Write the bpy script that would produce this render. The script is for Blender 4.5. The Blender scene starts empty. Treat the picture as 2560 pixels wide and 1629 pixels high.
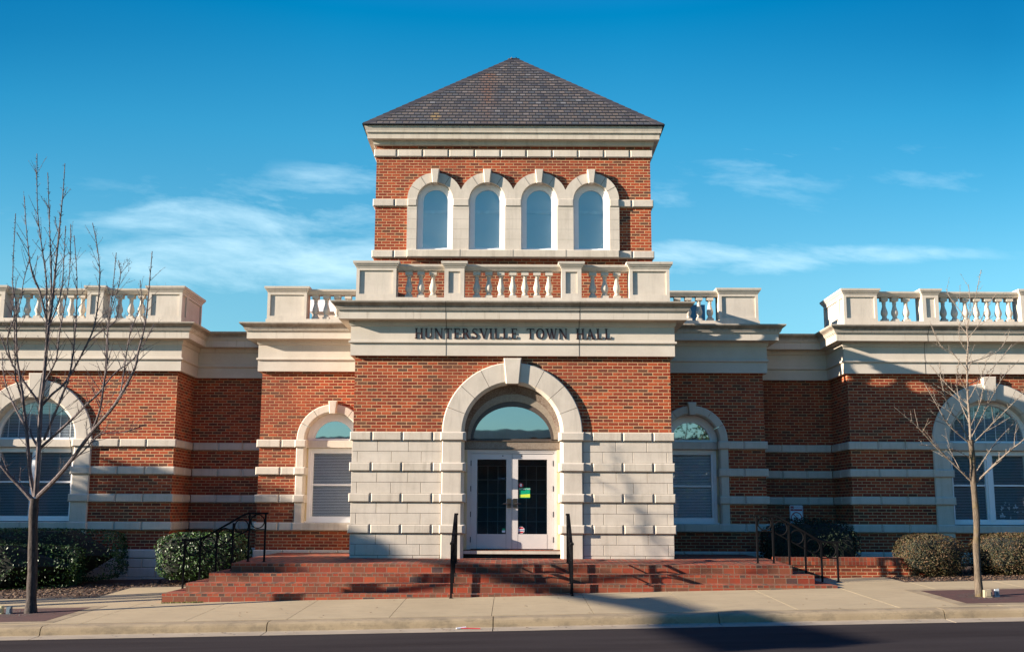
import bpy, bmesh, math, random
from mathutils import Vector, Matrix, geometry, noise
R = math.radians
random.seed(7)
S = bpy.context.scene
COL = S.collection
# ------------------------------------------------------------------ camera
cam_d = bpy.data.cameras.new('camera'); cam = bpy.data.objects.new('camera', cam_d); COL.objects.link(cam)
S.camera = cam
cam_d.sensor_width = 36.0
cam_d.lens = 2450/2560*36
cam_d.shift_x = -1.4/2560
cam_d.shift_y = 95.35/2560
cam_d.clip_end = 1500; cam_d.clip_start = 0.1
rt = Vector((0.999992628, -0.00056754, 0.00379754)); up = Vector((-0.00383971, -0.14780832, 0.98900857)); fw = Vector((0, 0.98901586, 0.14780941))
M = Matrix((( rt.x, up.x, -fw.x, 0.0), (rt.y, up.y, -fw.y, -19.7), (rt.z, up.z, -fw.z, 0.93), (0, 0, 0, 1)))
cam.matrix_world = M
S.render.resolution_x = 1024; S.render.resolution_y = 651
# ------------------------------------------------------------------ light
SUN_AZ, SUN_EL = 75.0, 16.8      # degrees left of the facade's normal, height above the horizon
tosun = Vector((-math.sin(R(SUN_AZ))*math.cos(R(SUN_EL)), -math.cos(R(SUN_AZ))*math.cos(R(SUN_EL)), math.sin(R(SUN_EL))))
sd = bpy.data.lights.new('sun', 'SUN'); sun = bpy.data.objects.new('sun', sd); COL.objects.link(sun)
sd.energy = 5.0; sd.angle = R(0.5); sd.color = (1.0, 0.87, 0.73)
sun.rotation_euler = (-tosun).to_track_quat('-Z', 'Y').to_euler()
sun.location = tosun*60
W = bpy.data.worlds.new('World'); S.world = W; W.use_nodes = True
nt = W.node_tree; nt.nodes.clear(); N = nt.nodes; L = nt.links
def wn(t, **k):
    n = N.new(t)
    for a, b in k.items(): setattr(n, a, b)
    return n
def wmath(op, a, b=None, c=None, clamp=False):
    n = N.new('ShaderNodeMath'); n.operation = op; n.use_clamp = clamp
    for i, v in enumerate((a, b, c)):
        if v is None: continue
        if isinstance(v, (int, float)): n.inputs[i].default_value = v
        else: L.new(v, n.inputs[i])
    return n.outputs[0]
out = wn('ShaderNodeOutputWorld'); bg = wn('ShaderNodeBackground'); bg.inputs[1].default_value = 0.05
sky = wn('ShaderNodeTexSky', sky_type='NISHITA', sun_disc=False, sun_elevation=R(SUN_EL), sun_rotation=math.atan2(tosun.x, tosun.y) % (2*math.pi))
sky.air_density = 1.0; sky.dust_density = 0.3; sky.ozone_density = 3.0
hs = wn('ShaderNodeMix', data_type='RGBA', blend_type='MULTIPLY'); hs.inputs[0].default_value = 1.0
L.new(sky.outputs[0], hs.inputs[6]); tc = wn('ShaderNodeTexCoord'); sx = wn('ShaderNodeSeparateXYZ'); L.new(tc.outputs['Generated'], sx.inputs[0])
el = wn('ShaderNodeValToRGB'); L.new(sx.outputs[2], el.inputs[0])          # sky tint by height; unseen overhead stops brightened to fill the shade
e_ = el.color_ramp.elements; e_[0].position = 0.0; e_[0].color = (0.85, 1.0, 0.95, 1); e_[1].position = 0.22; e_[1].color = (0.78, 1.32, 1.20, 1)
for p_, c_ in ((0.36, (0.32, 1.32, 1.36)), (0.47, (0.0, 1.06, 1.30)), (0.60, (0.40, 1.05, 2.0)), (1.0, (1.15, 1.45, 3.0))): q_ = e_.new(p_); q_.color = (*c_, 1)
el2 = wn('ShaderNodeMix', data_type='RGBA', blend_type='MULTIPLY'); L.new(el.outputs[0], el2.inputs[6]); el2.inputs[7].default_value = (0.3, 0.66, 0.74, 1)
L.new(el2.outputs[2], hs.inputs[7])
ay = wmath('MAXIMUM', wmath('ABSOLUTE', sx.outputs[1]), 0.05)
u = wmath('DIVIDE', sx.outputs[0], ay); v = wmath('DIVIDE', sx.outputs[2], ay)
L.new(wmath('MULTIPLY', wmath('MULTIPLY', wmath('SUBTRACT', wmath('ABSOLUTE', wmath('ADD', u, 0.03)), 0.16), 2.6, None, True), wmath('MULTIPLY', wmath('SUBTRACT', v, 0.20), 3.2, None, True), None, True), el2.inputs[0])   # sky tint darkened toward the upper corners, imitating a lens vignette
def band(uc, us, vc, vs, amp):       # a soft bank of cirrus in one part of the sky
    a = wmath('DIVIDE', wmath('SUBTRACT', u, uc), us); b = wmath('DIVIDE', wmath('SUBTRACT', v, vc), vs)
    q = wmath('ADD', wmath('MULTIPLY', a, a), wmath('MULTIPLY', b, b))
    return wmath('MULTIPLY', wmath('MAXIMUM', wmath('SUBTRACT', 1.0, q), 0.0), amp)
cv = wn('ShaderNodeCombineXYZ'); L.new(wmath('MULTIPLY', u, 4.2), cv.inputs[0]); L.new(wmath('ADD', wmath('MULTIPLY', v, 15.0), wmath('MULTIPLY', u, 1.2)), cv.inputs[1])
nz = wn('ShaderNodeTexNoise'); nz.inputs['Scale'].default_value = 1.6; nz.inputs['Detail'].default_value = 14; nz.inputs['Roughness'].default_value = 0.62; nz.inputs['Distortion'].default_value = 0.25
L.new(cv.outputs[0], nz.inputs['Vector'])
masks = [band(-0.24, 0.32, 0.256, 0.040, 1.0), band(-0.27, 0.26, 0.305, 0.036, 0.72), band(-0.17, 0.14, 0.345, 0.028, 0.55), band(-0.25, 0.40, 0.285, 0.09, 0.42),
         band(0.21, 0.17, 0.262, 0.026, 0.95), band(0.36, 0.20, 0.268, 0.014, 0.6), band(0.27, 0.12, 0.355, 0.06, 0.36), band(0.45, 0.10, 0.35, 0.06, 0.28), band(0.15, 0.09, 0.325, 0.03, 0.38)]
mk = masks[0]
for m_ in masks[1:]: mk = wmath('MAXIMUM', mk, m_)
dens = wmath('MULTIPLY', wmath('SMOOTH_MIN', wmath('MULTIPLY', wmath('MAXIMUM', wmath('SUBTRACT', wmath('ADD', nz.outputs[0], wmath('MULTIPLY', mk, 0.36)), 0.60), 0.0), 2.5), 1.0, 0.25), wmath('MINIMUM', wmath('MULTIPLY', mk, 1.4), 0.72), None, True)
cm = wn('ShaderNodeMix', data_type='RGBA'); L.new(dens, cm.inputs[0]); L.new(hs.outputs[2], cm.inputs[6]); cm.inputs[7].default_value = (5.0, 6.9, 7.7, 1)
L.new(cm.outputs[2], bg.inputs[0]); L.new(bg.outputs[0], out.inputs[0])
S.view_settings.view_transform = 'Standard'; S.view_settings.look = 'None'; S.view_settings.gamma = 1.0
S.view_settings.exposure = 1.76

# ------------------------------------------------------------------ materials
class Mat:
    def __init__(s, name):
        s.m = bpy.data.materials.new(name); s.m.use_nodes = True; s.nt = s.m.node_tree; s.N = s.nt.nodes; s.L = s.nt.links
        s.p = s.N['Principled BSDF']; s.out = s.N['Material Output']
    def n(s, t, **k):
        q = s.N.new(t)
        for a, b in k.items(): setattr(q, a, b)
        return q
    def put(s, v, inp):
        if isinstance(v, (int, float)): inp.default_value = v
        elif isinstance(v, tuple): inp.default_value = v if len(v) == 4 else (*v, 1) if inp.type == 'RGBA' else v
        else: s.L.new(v, inp)
    def math(s, op, a, b=None, c=None, clamp=False):
        q = s.N.new('ShaderNodeMath'); q.operation = op; q.use_clamp = clamp
        for i, v in enumerate((a, b, c)):
            if v is not None: s.put(v, q.inputs[i])
        return q.outputs[0]
    def mix(s, f, a, b, mode='MIX'):
        q = s.n('ShaderNodeMix', data_type='RGBA', blend_type=mode); s.put(f, q.inputs[0]); s.put(a, q.inputs[6]); s.put(b, q.inputs[7]); return q.outputs[2]
    def pos(s):
        return s.n('ShaderNodeNewGeometry').outputs['Position']
    def noise(s, scale, detail=4, rough=0.55, vec=None, dist=0.0):
        q = s.n('ShaderNodeTexNoise'); q.inputs['Scale'].default_value = scale; q.inputs['Detail'].default_value = detail; q.inputs['Roughness'].default_value = rough; q.inputs['Distortion'].default_value = dist
        s.L.new(vec if vec is not None else s.pos(), q.inputs['Vector']); return q.outputs[0]
    def scaled(s, v, sc):
        q = s.n('ShaderNodeVectorMath', operation='MULTIPLY'); s.L.new(v, q.inputs[0]); q.inputs[1].default_value = sc; return q.outputs[0]
    def ramp(s, f, stops, interp='LINEAR'):
        q = s.n('ShaderNodeValToRGB'); q.color_ramp.interpolation = interp; e = q.color_ramp.elements
        while len(e) < len(stops): e.new(0.5)
        for i, (p, c) in enumerate(stops):
            e[i].position = p; e[i].color = (*c, 1) if len(c) == 3 else c
        s.put(f, q.inputs[0]); return q.outputs[0]
    def rng(s, f, a, b, c=0.0, d=1.0):
        q = s.n('ShaderNodeMapRange'); s.put(f, q.inputs[0])
        for i, v in enumerate((a, b, c, d)): q.inputs[i+1].default_value = v
        return q.outputs[0]
    def bump(s, h, strength=0.3, dist=0.01):
        q = s.n('ShaderNodeBump'); q.inputs['Strength'].default_value = strength; q.inputs['Distance'].default_value = dist; s.put(h, q.inputs['Height']); s.L.new(q.outputs[0], s.p.inputs['Normal'])
    def fin(s, col=None, rough=0.8, metal=0.0, spec=None):
        if col is not None: s.put(col, s.p.inputs['Base Color'])
        s.put(rough, s.p.inputs['Roughness']); s.put(metal, s.p.inputs['Metallic'])
        if spec is not None: s.put(spec, s.p.inputs['Specular IOR Level'])
        return s.m
def wall_uv(k):
    """u runs along whichever wall direction the face has, v is the height"""
    g = k.n('ShaderNodeNewGeometry'); a = k.n('ShaderNodeSeparateXYZ'); k.L.new(g.outputs['Position'], a.inputs[0])
    b = k.n('ShaderNodeSeparateXYZ'); k.L.new(g.outputs['True Normal'], b.inputs[0])
    side = k.math('GREATER_THAN', k.math('ABSOLUTE', b.outputs[0]), 0.6)
    uu = k.math('ADD', k.math('MULTIPLY', a.outputs[0], k.math('SUBTRACT', 1.0, side)), k.math('MULTIPLY', k.math('ADD', a.outputs[1], 0.05), side))
    return uu, a.outputs[2]
def bricks(k, u, v, w, h, mortar, wob=0.0, off=0.5):
    """returns (brick mask 0..1, random value per brick, second random)"""
    if wob:
        n1 = k.noise(9.0, 3, 0.6); u = k.math('ADD', u, k.math('MULTIPLY', k.math('SUBTRACT', n1, 0.5), wob*1.5))
        n2 = k.noise(23.0, 3, 0.6); v = k.math('ADD', v, k.math('MULTIPLY', k.math('SUBTRACT', n2, 0.5), wob))
    row = k.math('FLOOR', k.math('DIVIDE', v, h))
    fv = k.math('SUBTRACT', v, k.math('MULTIPLY', row, h))
    par = k.math('MODULO', k.math('ABSOLUTE', row), 2.0)
    uo = k.math('ADD', u, k.math('MULTIPLY', par, off*w))
    colm = k.math('FLOOR', k.math('DIVIDE', uo, w))
    fu = k.math('SUBTRACT', uo, k.math('MULTIPLY', colm, w))
    du = k.math('MINIMUM', fu, k.math('SUBTRACT', w, fu)); dv = k.math('MINIMUM', fv, k.math('SUBTRACT', h, fv))
    d = k.math('MINIMUM', du, dv)
    mask = k.rng(d, mortar*0.35, mortar*0.65)
    c = k.n('ShaderNodeCombineXYZ'); k.L.new(colm, c.inputs[0]); k.L.new(row, c.inputs[1])
    wnn = k.n('ShaderNodeTexWhiteNoise', noise_dimensions='3D'); k.L.new(c.outputs[0], wnn.inputs['Vector'])
    sp = k.n('ShaderNodeSeparateColor'); k.L.new(wnn.outputs['Color'], sp.inputs[0])
    return mask, sp.outputs[0], sp.outputs[1]

def m_brick(name='brick'):
    k = Mat(name); u, v = wall_uv(k)
    mask, r1, r2 = bricks(k, u, k.math('ADD', v, 0.012), 0.2032, 0.0677, 0.0135, 0.009)
    base = k.ramp(r1, [(0.0, (0.14, 0.016, 0.007)), (0.22, (0.21, 0.024, 0.008)), (0.45, (0.27, 0.040, 0.012)), (0.68, (0.36, 0.062, 0.018)), (0.80, (0.17, 0.026, 0.013)), (0.88, (0.050, 0.018, 0.012)), (0.95, (0.11, 0.050, 0.026)), (1.0, (0.055, 0.030, 0.022))])
    blot = k.rng(k.noise(17.0, 5, 0.65), 0.57, 0.68)
    col0 = None; base = k.mix(k.math('MULTIPLY', blot, 0.75), base, (0.018, 0.008, 0.007))
    fine = k.noise(60.0, 4, 0.6)
    base = k.mix(k.rng(fine, 0.3, 0.75, 0.0, 0.30), base, (0.34, 0.085, 0.035))
    big = k.noise(0.55, 7, 0.68)
    mort = k.mix(k.noise(20, 3), (0.34, 0.20, 0.10), (0.52, 0.33, 0.18))
    col = k.mix(mask, mort, base)
    col = k.mix(k.rng(big, 0.45, 0.66, 0.0, 0.5), col, (0.105, 0.035, 0.020), 'MIX'); eff = k.noise(1.3, 6, 0.7, k.scaled(k.pos(), (1.0, 1.0, 0.6))); col = k.mix(k.rng(eff, 0.62, 0.8, 0.0, 0.30), col, (0.42, 0.20, 0.11), 'MIX')
    k.bump(k.math('ADD', k.math('MULTIPLY', mask, 0.7), k.math('MULTIPLY', fine, 0.5)), 0.55, 0.007)
    return k.fin(col, 0.88, spec=0.25)
def m_stone(name, c1=(0.53, 0.468, 0.388), c2=(0.44, 0.385, 0.315), stain=0.24, sc=(0.10, 0.085, 0.065)):
    k = Mat(name); n1 = k.noise(1.7, 6, 0.6); n2 = k.noise(34.0, 4, 0.6)
    st = k.noise(2.2, 6, 0.7, k.scaled(k.pos(), (3.2, 3.2, 0.5)))
    col = k.mix(k.rng(n1, 0.3, 0.7), c1, c2)
    col = k.mix(k.rng(n2, 0.35, 0.7, 0.0, 0.16), col, (0.62, 0.57, 0.48))
    col = k.mix(k.rng(st, 0.50, 0.78, 0.0, stain), col, sc)
    dr = k.noise(7.0, 5, 0.65, k.scaled(k.pos(), (1.4, 1.4, 0.10))); col = k.mix(k.rng(dr, 0.56, 0.72, 0.0, stain*0.75), col, sc)
    blk = k.noise(0.75, 2, 0.5, k.scaled(k.pos(), (2.1, 1.0, 4.5))); col = k.mix(k.rng(blk, 0.42, 0.58, 0.0, 0.13), col, (0.33, 0.285, 0.215))
    k.bump(n2, 0.12, 0.004)
    return k.fin(col, 0.82, spec=0.3)
def m_plain(name, col, rough=0.6, metal=0.0, var=0.12, sc=6.0, bump=0.0):
    k = Mat(name); n1 = k.noise(sc, 5, 0.6)
    dark = tuple(c*(1-var*2) for c in col)
    c = k.mix(k.rng(n1, 0.3, 0.7), col, dark)
    if bump: k.bump(k.noise(sc*8, 4, 0.6), bump, 0.004)
    return k.fin(c, rough, metal)
def m_steps(name, h, w, ho, tread=False):
    # steps: UV in metres, v measured down from the top edge of the riser
    k = Mat(name); uvn = k.n('ShaderNodeUVMap'); a = k.n('ShaderNodeSeparateXYZ'); k.L.new(uvn.outputs[0], a.inputs[0]); u, v = a.outputs[0], a.outputs[1]
    if tread:
        mask, r1, r2 = bricks(k, u, v, 0.1016, 0.2032, 0.010, 0.003, 0.0)
    else:
        m1, a1, b1 = bricks(k, u, k.math('ADD', v, 0.0), 0.1016, 0.052, 0.009, 0.0025, 0.0)
        m2, a2, b2 = bricks(k, k.math('ADD', u, 0.03), k.math('SUBTRACT', v, 0.052), 0.205, 0.1035, 0.010, 0.0025, 0.0)
        s = k.math('GREATER_THAN', v, 0.052)
        def sel(x, y): return k.math('ADD', k.math('MULTIPLY', x, k.math('SUBTRACT', 1.0, s)), k.math('MULTIPLY', y, s))
        mask, r1 = sel(m1, m2), sel(a1, a2)
    base = k.ramp(r1, [(0.0, (0.16, 0.022, 0.010)), (0.3, (0.28, 0.042, 0.015)), (0.52, (0.17, 0.048, 0.022)), (0.72, (0.095, 0.046, 0.026)), (0.85, (0.34, 0.060, 0.018)), (0.94, (0.035, 0.032, 0.034)), (1.0, (0.055, 0.030, 0.022))])
    fine = k.noise(40.0, 4, 0.6)
    base = k.mix(k.rng(fine, 0.3, 0.75, 0.0, 0.3), base, (0.26, 0.07, 0.035))
    dirt = k.noise(2.5, 5, 0.65)
    base = k.mix(k.rng(dirt, 0.5, 0.75, 0.0, 0.4), base, (0.07, 0.045, 0.035))
    col = k.mix(mask, k.mix(k.noise(6.0, 3), (0.10, 0.07, 0.045), (0.24, 0.17, 0.11)), base)
    k.bump(k.math('ADD', mask, k.math('MULTIPLY', fine, 0.5)), 0.4, 0.006)
    return k.fin(col, 0.8, spec=0.3)
def m_slate():
    k = Mat('slate'); uvn = k.n('ShaderNodeUVMap'); a = k.n('ShaderNodeSeparateXYZ'); k.L.new(uvn.outputs[0], a.inputs[0])
    mask, r1, r2 = bricks(k, a.outputs[0], a.outputs[1], 0.152, 0.181, 0.020, 0.007)
    base = k.ramp(r1, [(0.0, (0.032, 0.033, 0.034)), (0.22, (0.090, 0.074, 0.058)), (0.42, (0.066, 0.067, 0.066)), (0.6, (0.120, 0.092, 0.066)), (0.8, (0.058, 0.066, 0.067)), (0.93, (0.150, 0.115, 0.085)), (1.0, (0.15, 0.15, 0.145))])
    n1 = k.noise(14, 5, 0.6); base = k.mix(k.rng(n1, 0.35, 0.7, 0.0, 0.35), base, (0.055, 0.054, 0.052)); n4 = k.noise(1.6, 6, 0.7); base = k.mix(k.rng(n4, 0.5, 0.68, 0.0, 0.5), base, (0.115, 0.085, 0.058))
    # rust run near the left of the ridge, and one ochre patch low on the slope
    p = k.n('ShaderNodeSeparateXYZ'); k.L.new(k.pos(), p.inputs[0]); x, y, z = p.outputs
    nn = k.noise(3.0, 5, 0.7, k.scaled(k.pos(), (2.5, 1, 0.8)))
    dx = k.math('ABSOLUTE', k.math('ADD', x, 0.66)); run = k.math('MULTIPLY', k.rng(dx, 0.30, 0.04), k.rng(z, 9.9, 12.1, 0.25, 1.0))
    run = k.math('MULTIPLY', run, k.math('LESS_THAN', z, 12.25))
    base = k.mix(k.math('MULTIPLY', run, k.rng(nn, 0.35, 0.65, 0.1, 0.95)), base, (0.17, 0.075, 0.028))
    dx2 = k.math('ADD', k.math('POWER', k.math('DIVIDE', k.math('ADD', x, 1.85), 0.16), 2.0), k.math('POWER', k.math('DIVIDE', k.math('SUBTRACT', z, 10.15), 0.2), 2.0))
    base = k.mix(k.math('MULTIPLY', k.rng(dx2, 1.0, 0.2), 0.7), base, (0.26, 0.17, 0.05))
    col = k.mix(mask, (0.018, 0.018, 0.02), base)
    k.bump(k.math('ADD', mask, k.math('MULTIPLY', n1, 0.6)), 0.6, 0.008)
    return k.fin(col, 0.62, spec=0.35)
def m_glass(name, tint, refl, rough=0.02):
    k = Mat(name); k.N.remove(k.p)
    t = k.n('ShaderNodeBsdfTransparent'); t.inputs[0].default_value = (*tint, 1)
    g = k.n('ShaderNodeBsdfGlossy'); g.inputs['Roughness'].default_value = rough; g.inputs[0].default_value = (0.92, 0.97, 1.0, 1)
    lw = k.n('ShaderNodeLayerWeight'); lw.inputs[0].default_value = 0.25
    f = k.math('ADD', k.math('MULTIPLY', lw.outputs['Fresnel'], 0.8), refl, None, True)
    wv = k.n('ShaderNodeBump'); wv.inputs['Strength'].default_value = 0.06; wv.inputs['Distance'].default_value = 0.02; k.L.new(k.noise(1.5, 2), wv.inputs['Height']); k.L.new(wv.outputs[0], g.inputs['Normal'])
    mx = k.n('ShaderNodeMixShader'); k.L.new(f, mx.inputs[0]); k.L.new(t.outputs[0], mx.inputs[1]); k.L.new(g.outputs[0], mx.inputs[2]); k.L.new(mx.outputs[0], k.out.inputs[0])
    return k.m
def m_leaf(name, a, b, c, rough=0.35):
    k = Mat(name); g = k.n('ShaderNodeNewGeometry')
    q = k.ramp(g.outputs['Random Per Island'], [(0.0, a), (0.5, b), (1.0, c)])
    return k.fin(q, rough, spec=0.28)
def m_bark(name, a, b, c):
    k = Mat(name); v = k.scaled(k.pos(), (1, 1, 0.22)); n1 = k.noise(38, 6, 0.7, v, 0.4); n2 = k.noise(3.2, 4, 0.6)
    col = k.mix(k.rng(n1, 0.35, 0.65), a, b); col = k.mix(k.rng(n2, 0.55, 0.72, 0.0, 0.7), col, c)
    k.bump(n1, 0.9, 0.012); return k.fin(col, 0.85, spec=0.25)
def m_concrete(name, c1, c2, stain, sc=(0.09, 0.075, 0.055), spots=0.0):
    k = Mat(name); n1 = k.noise(0.8, 6, 0.62); n2 = k.noise(5.0, 6, 0.7, k.scaled(k.pos(), (0.6, 1.3, 1))); n3 = k.noise(90, 3, 0.6)
    col = k.mix(k.rng(n1, 0.3, 0.7), c1, c2)
    col = k.mix(k.rng(n2, 0.48, 0.75, 0.0, stain), col, sc)
    col = k.mix(k.rng(n3, 0.3, 0.75, 0.0, 0.18), col, tuple(min(1, x*1.35) for x in c1))
    if spots:
        vo = k.n('ShaderNodeTexVoronoi'); vo.inputs['Scale'].default_value = 2.6; k.L.new(k.pos(), vo.inputs['Vector'])
        col = k.mix(k.rng(vo.outputs['Distance'], 0.03, 0.015, 0.0, spots), col, (0.05, 0.045, 0.04))
    k.bump(n3, 0.25, 0.004); return k.fin(col, 0.9, spec=0.2)

BRICK = m_brick(); STONE = m_stone('cast_stone'); STONE2 = m_stone('weathered_cast_stone', (0.51, 0.45, 0.365), (0.42, 0.365, 0.29), 0.42, (0.13, 0.105, 0.08))
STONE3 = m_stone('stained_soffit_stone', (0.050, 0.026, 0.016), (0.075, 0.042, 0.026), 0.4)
JAMB = m_stone('bounce_lit_jamb_stone', (0.62, 0.50, 0.29), (0.54, 0.43, 0.25), 0.2)  # warm bounce light put into the jamb colour
def m_cornice():
    k = Mat('soot_streaked_cornice_stone'); n1 = k.noise(1.7, 6, 0.6); n2 = k.noise(34.0, 4, 0.6); p = k.n('ShaderNodeSeparateXYZ'); k.L.new(k.pos(), p.inputs[0])
    st = k.noise(1.6, 7, 0.75, k.scaled(k.pos(), (2.6, 2.6, 0.8))); sk = k.noise(9, 4, 0.6, k.scaled(k.pos(), (1.6, 1.6, 0.12)))
    col = k.mix(k.rng(n1, 0.3, 0.7), (0.52, 0.46, 0.38), (0.43, 0.375, 0.305)); col = k.mix(k.rng(n2, 0.35, 0.7, 0.0, 0.16), col, (0.62, 0.57, 0.48))
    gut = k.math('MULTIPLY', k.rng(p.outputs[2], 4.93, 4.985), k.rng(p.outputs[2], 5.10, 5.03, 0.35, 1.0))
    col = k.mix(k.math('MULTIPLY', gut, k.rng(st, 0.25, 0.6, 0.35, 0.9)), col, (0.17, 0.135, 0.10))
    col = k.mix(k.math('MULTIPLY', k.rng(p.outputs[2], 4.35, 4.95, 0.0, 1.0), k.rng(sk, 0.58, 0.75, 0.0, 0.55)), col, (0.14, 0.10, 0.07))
    k.bump(n2, 0.12, 0.004); return k.fin(col, 0.82, spec=0.3)
CORN = m_cornice()
JOINT = m_plain('dark_joint', (0.10, 0.085, 0.07), 0.9)
RISER = m_steps('step_riser_brick', 0, 0, 0); TREAD = m_steps('step_tread_brick', 0, 0, 0, True)
SLATE = m_slate()
WHITE = m_plain('white_paint', (0.74, 0.73, 0.72), 0.45, var=0.04)
DOORP = m_plain('door_paint', (0.52, 0.475, 0.44), 0.4, var=0.03)
GLASS_T = m_glass('tower_glass', (0.75, 0.78, 0.78), 0.22)
GLASS_W = m_glass('window_glass', (0.90, 0.93, 0.95), 0.12)
GLASS_F = m_glass('fanlight_glass', (0.25, 0.36, 0.42), 0.46)
GLASS_D = m_glass('door_glass', (0.72, 0.80, 0.84), 0.06)
BLIND = m_plain('blind_slats', (0.88, 0.88, 0.92), 0.5, var=0.03)
BLIND2 = m_plain('grey_blind_slats', (0.34, 0.38, 0.41), 0.5, var=0.03)
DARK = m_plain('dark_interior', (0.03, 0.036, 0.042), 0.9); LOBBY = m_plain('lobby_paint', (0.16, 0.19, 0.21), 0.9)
DIM = m_plain('interior_paint', (0.60, 0.68, 0.72), 0.8)
ROLL = m_plain('blue_grey_roller_blind', (0.40, 0.47, 0.52), 0.8, var=0.03, sc=1.5); ROLL2 = m_plain('pale_blind_rail', (0.52, 0.58, 0.62), 0.8)
SHADE = m_plain('interior_wall', (0.18, 0.22, 0.25), 0.9)
IRON = m_plain('black_iron', (0.007, 0.007, 0.008), 0.7, 0.0, 0.1); IRON.node_tree.nodes['Principled BSDF'].inputs['Specular IOR Level'].default_value = 0.06
BRONZE = m_plain('dark_bronze_letter', (0.045, 0.014, 0.012), 0.38, 0.35, 0.1)
STEEL = m_plain('dark_steel_handle', (0.10, 0.085, 0.07), 0.35, 0.8)
WALK = m_concrete('sidewalk_concrete', (0.33, 0.262, 0.160), (0.27, 0.213, 0.128), 0.28, spots=0.25)
KERB = m_concrete('kerb_concrete', (0.30, 0.235, 0.145), (0.17, 0.13, 0.08), 1.0, (0.085, 0.07, 0.05), spots=0.4)
GUTT = m_concrete('gutter_concrete', (0.30, 0.25, 0.18), (0.22, 0.18, 0.13), 0.5)
def m_asphalt():
    k = Mat('asphalt'); n1 = k.noise(160, 3, 0.6); n2 = k.noise(0.7, 5, 0.6, k.scaled(k.pos(), (0.35, 2.5, 1)))
    col = k.mix(k.rng(n1, 0.3, 0.7), (0.022, 0.018, 0.018), (0.046, 0.040, 0.039)); col = k.mix(k.rng(n2, 0.4, 0.7, 0, 0.5), col, (0.014, 0.011, 0.011))
    vo = k.n('ShaderNodeTexVoronoi'); vo.inputs['Scale'].default_value = 5.0; k.L.new(k.pos(), vo.inputs['Vector'])
    col = k.mix(k.rng(vo.outputs['Distance'], 0.05, 0.03, 0, 0.6), col, (0.06, 0.05, 0.045))
    k.bump(n1, 0.2, 0.006); return k.fin(col, 0.95, spec=0.03)
ASPH = m_asphalt()
SOIL = m_plain('mulch_soil', (0.045, 0.024, 0.015), 0.95, var=0.3, sc=25, bump=0.6)
CHIP = m_leaf('mulch_chips', (0.06, 0.030, 0.018), (0.13, 0.075, 0.045), (0.25, 0.17, 0.10), 0.8)
GRATE = m_plain('rust_red_pavers', (0.065, 0.019, 0.012), 0.85, var=0.25, sc=9, bump=0.4)
HOLLY = m_leaf('holly_leaves', (0.008, 0.022, 0.006), (0.015, 0.044, 0.009), (0.06, 0.12, 0.022), 0.42)
BOX = m_leaf('bronze_green_leaves', (0.030, 0.036, 0.012), (0.060, 0.046, 0.018), (0.085, 0.042, 0.018), 0.6)
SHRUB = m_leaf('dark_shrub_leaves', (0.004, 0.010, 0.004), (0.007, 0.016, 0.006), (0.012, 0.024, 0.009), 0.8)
CORE = m_plain('hedge_twigs', (0.010, 0.012, 0.007), 1.0)
BARKL = m_bark('rough_dark_bark', (0.016, 0.012, 0.010), (0.075, 0.058, 0.050), (0.030, 0.022, 0.018))
TWIGL = m_bark('grey_twig_bark', (0.055, 0.040, 0.038), (0.17, 0.14, 0.135), (0.035, 0.026, 0.024))
BARKR = m_bark('lichened_bark', (0.045, 0.033, 0.022), (0.135, 0.105, 0.075), (0.095, 0.068, 0.015))
TWIGR = m_bark('pale_twig_bark', (0.12, 0.095, 0.074), (0.24, 0.20, 0.16), (0.11, 0.085, 0.062))
GREYU = m_plain('blue_grey_sheet_metal', (0.15, 0.23, 0.27), 0.5)

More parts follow.
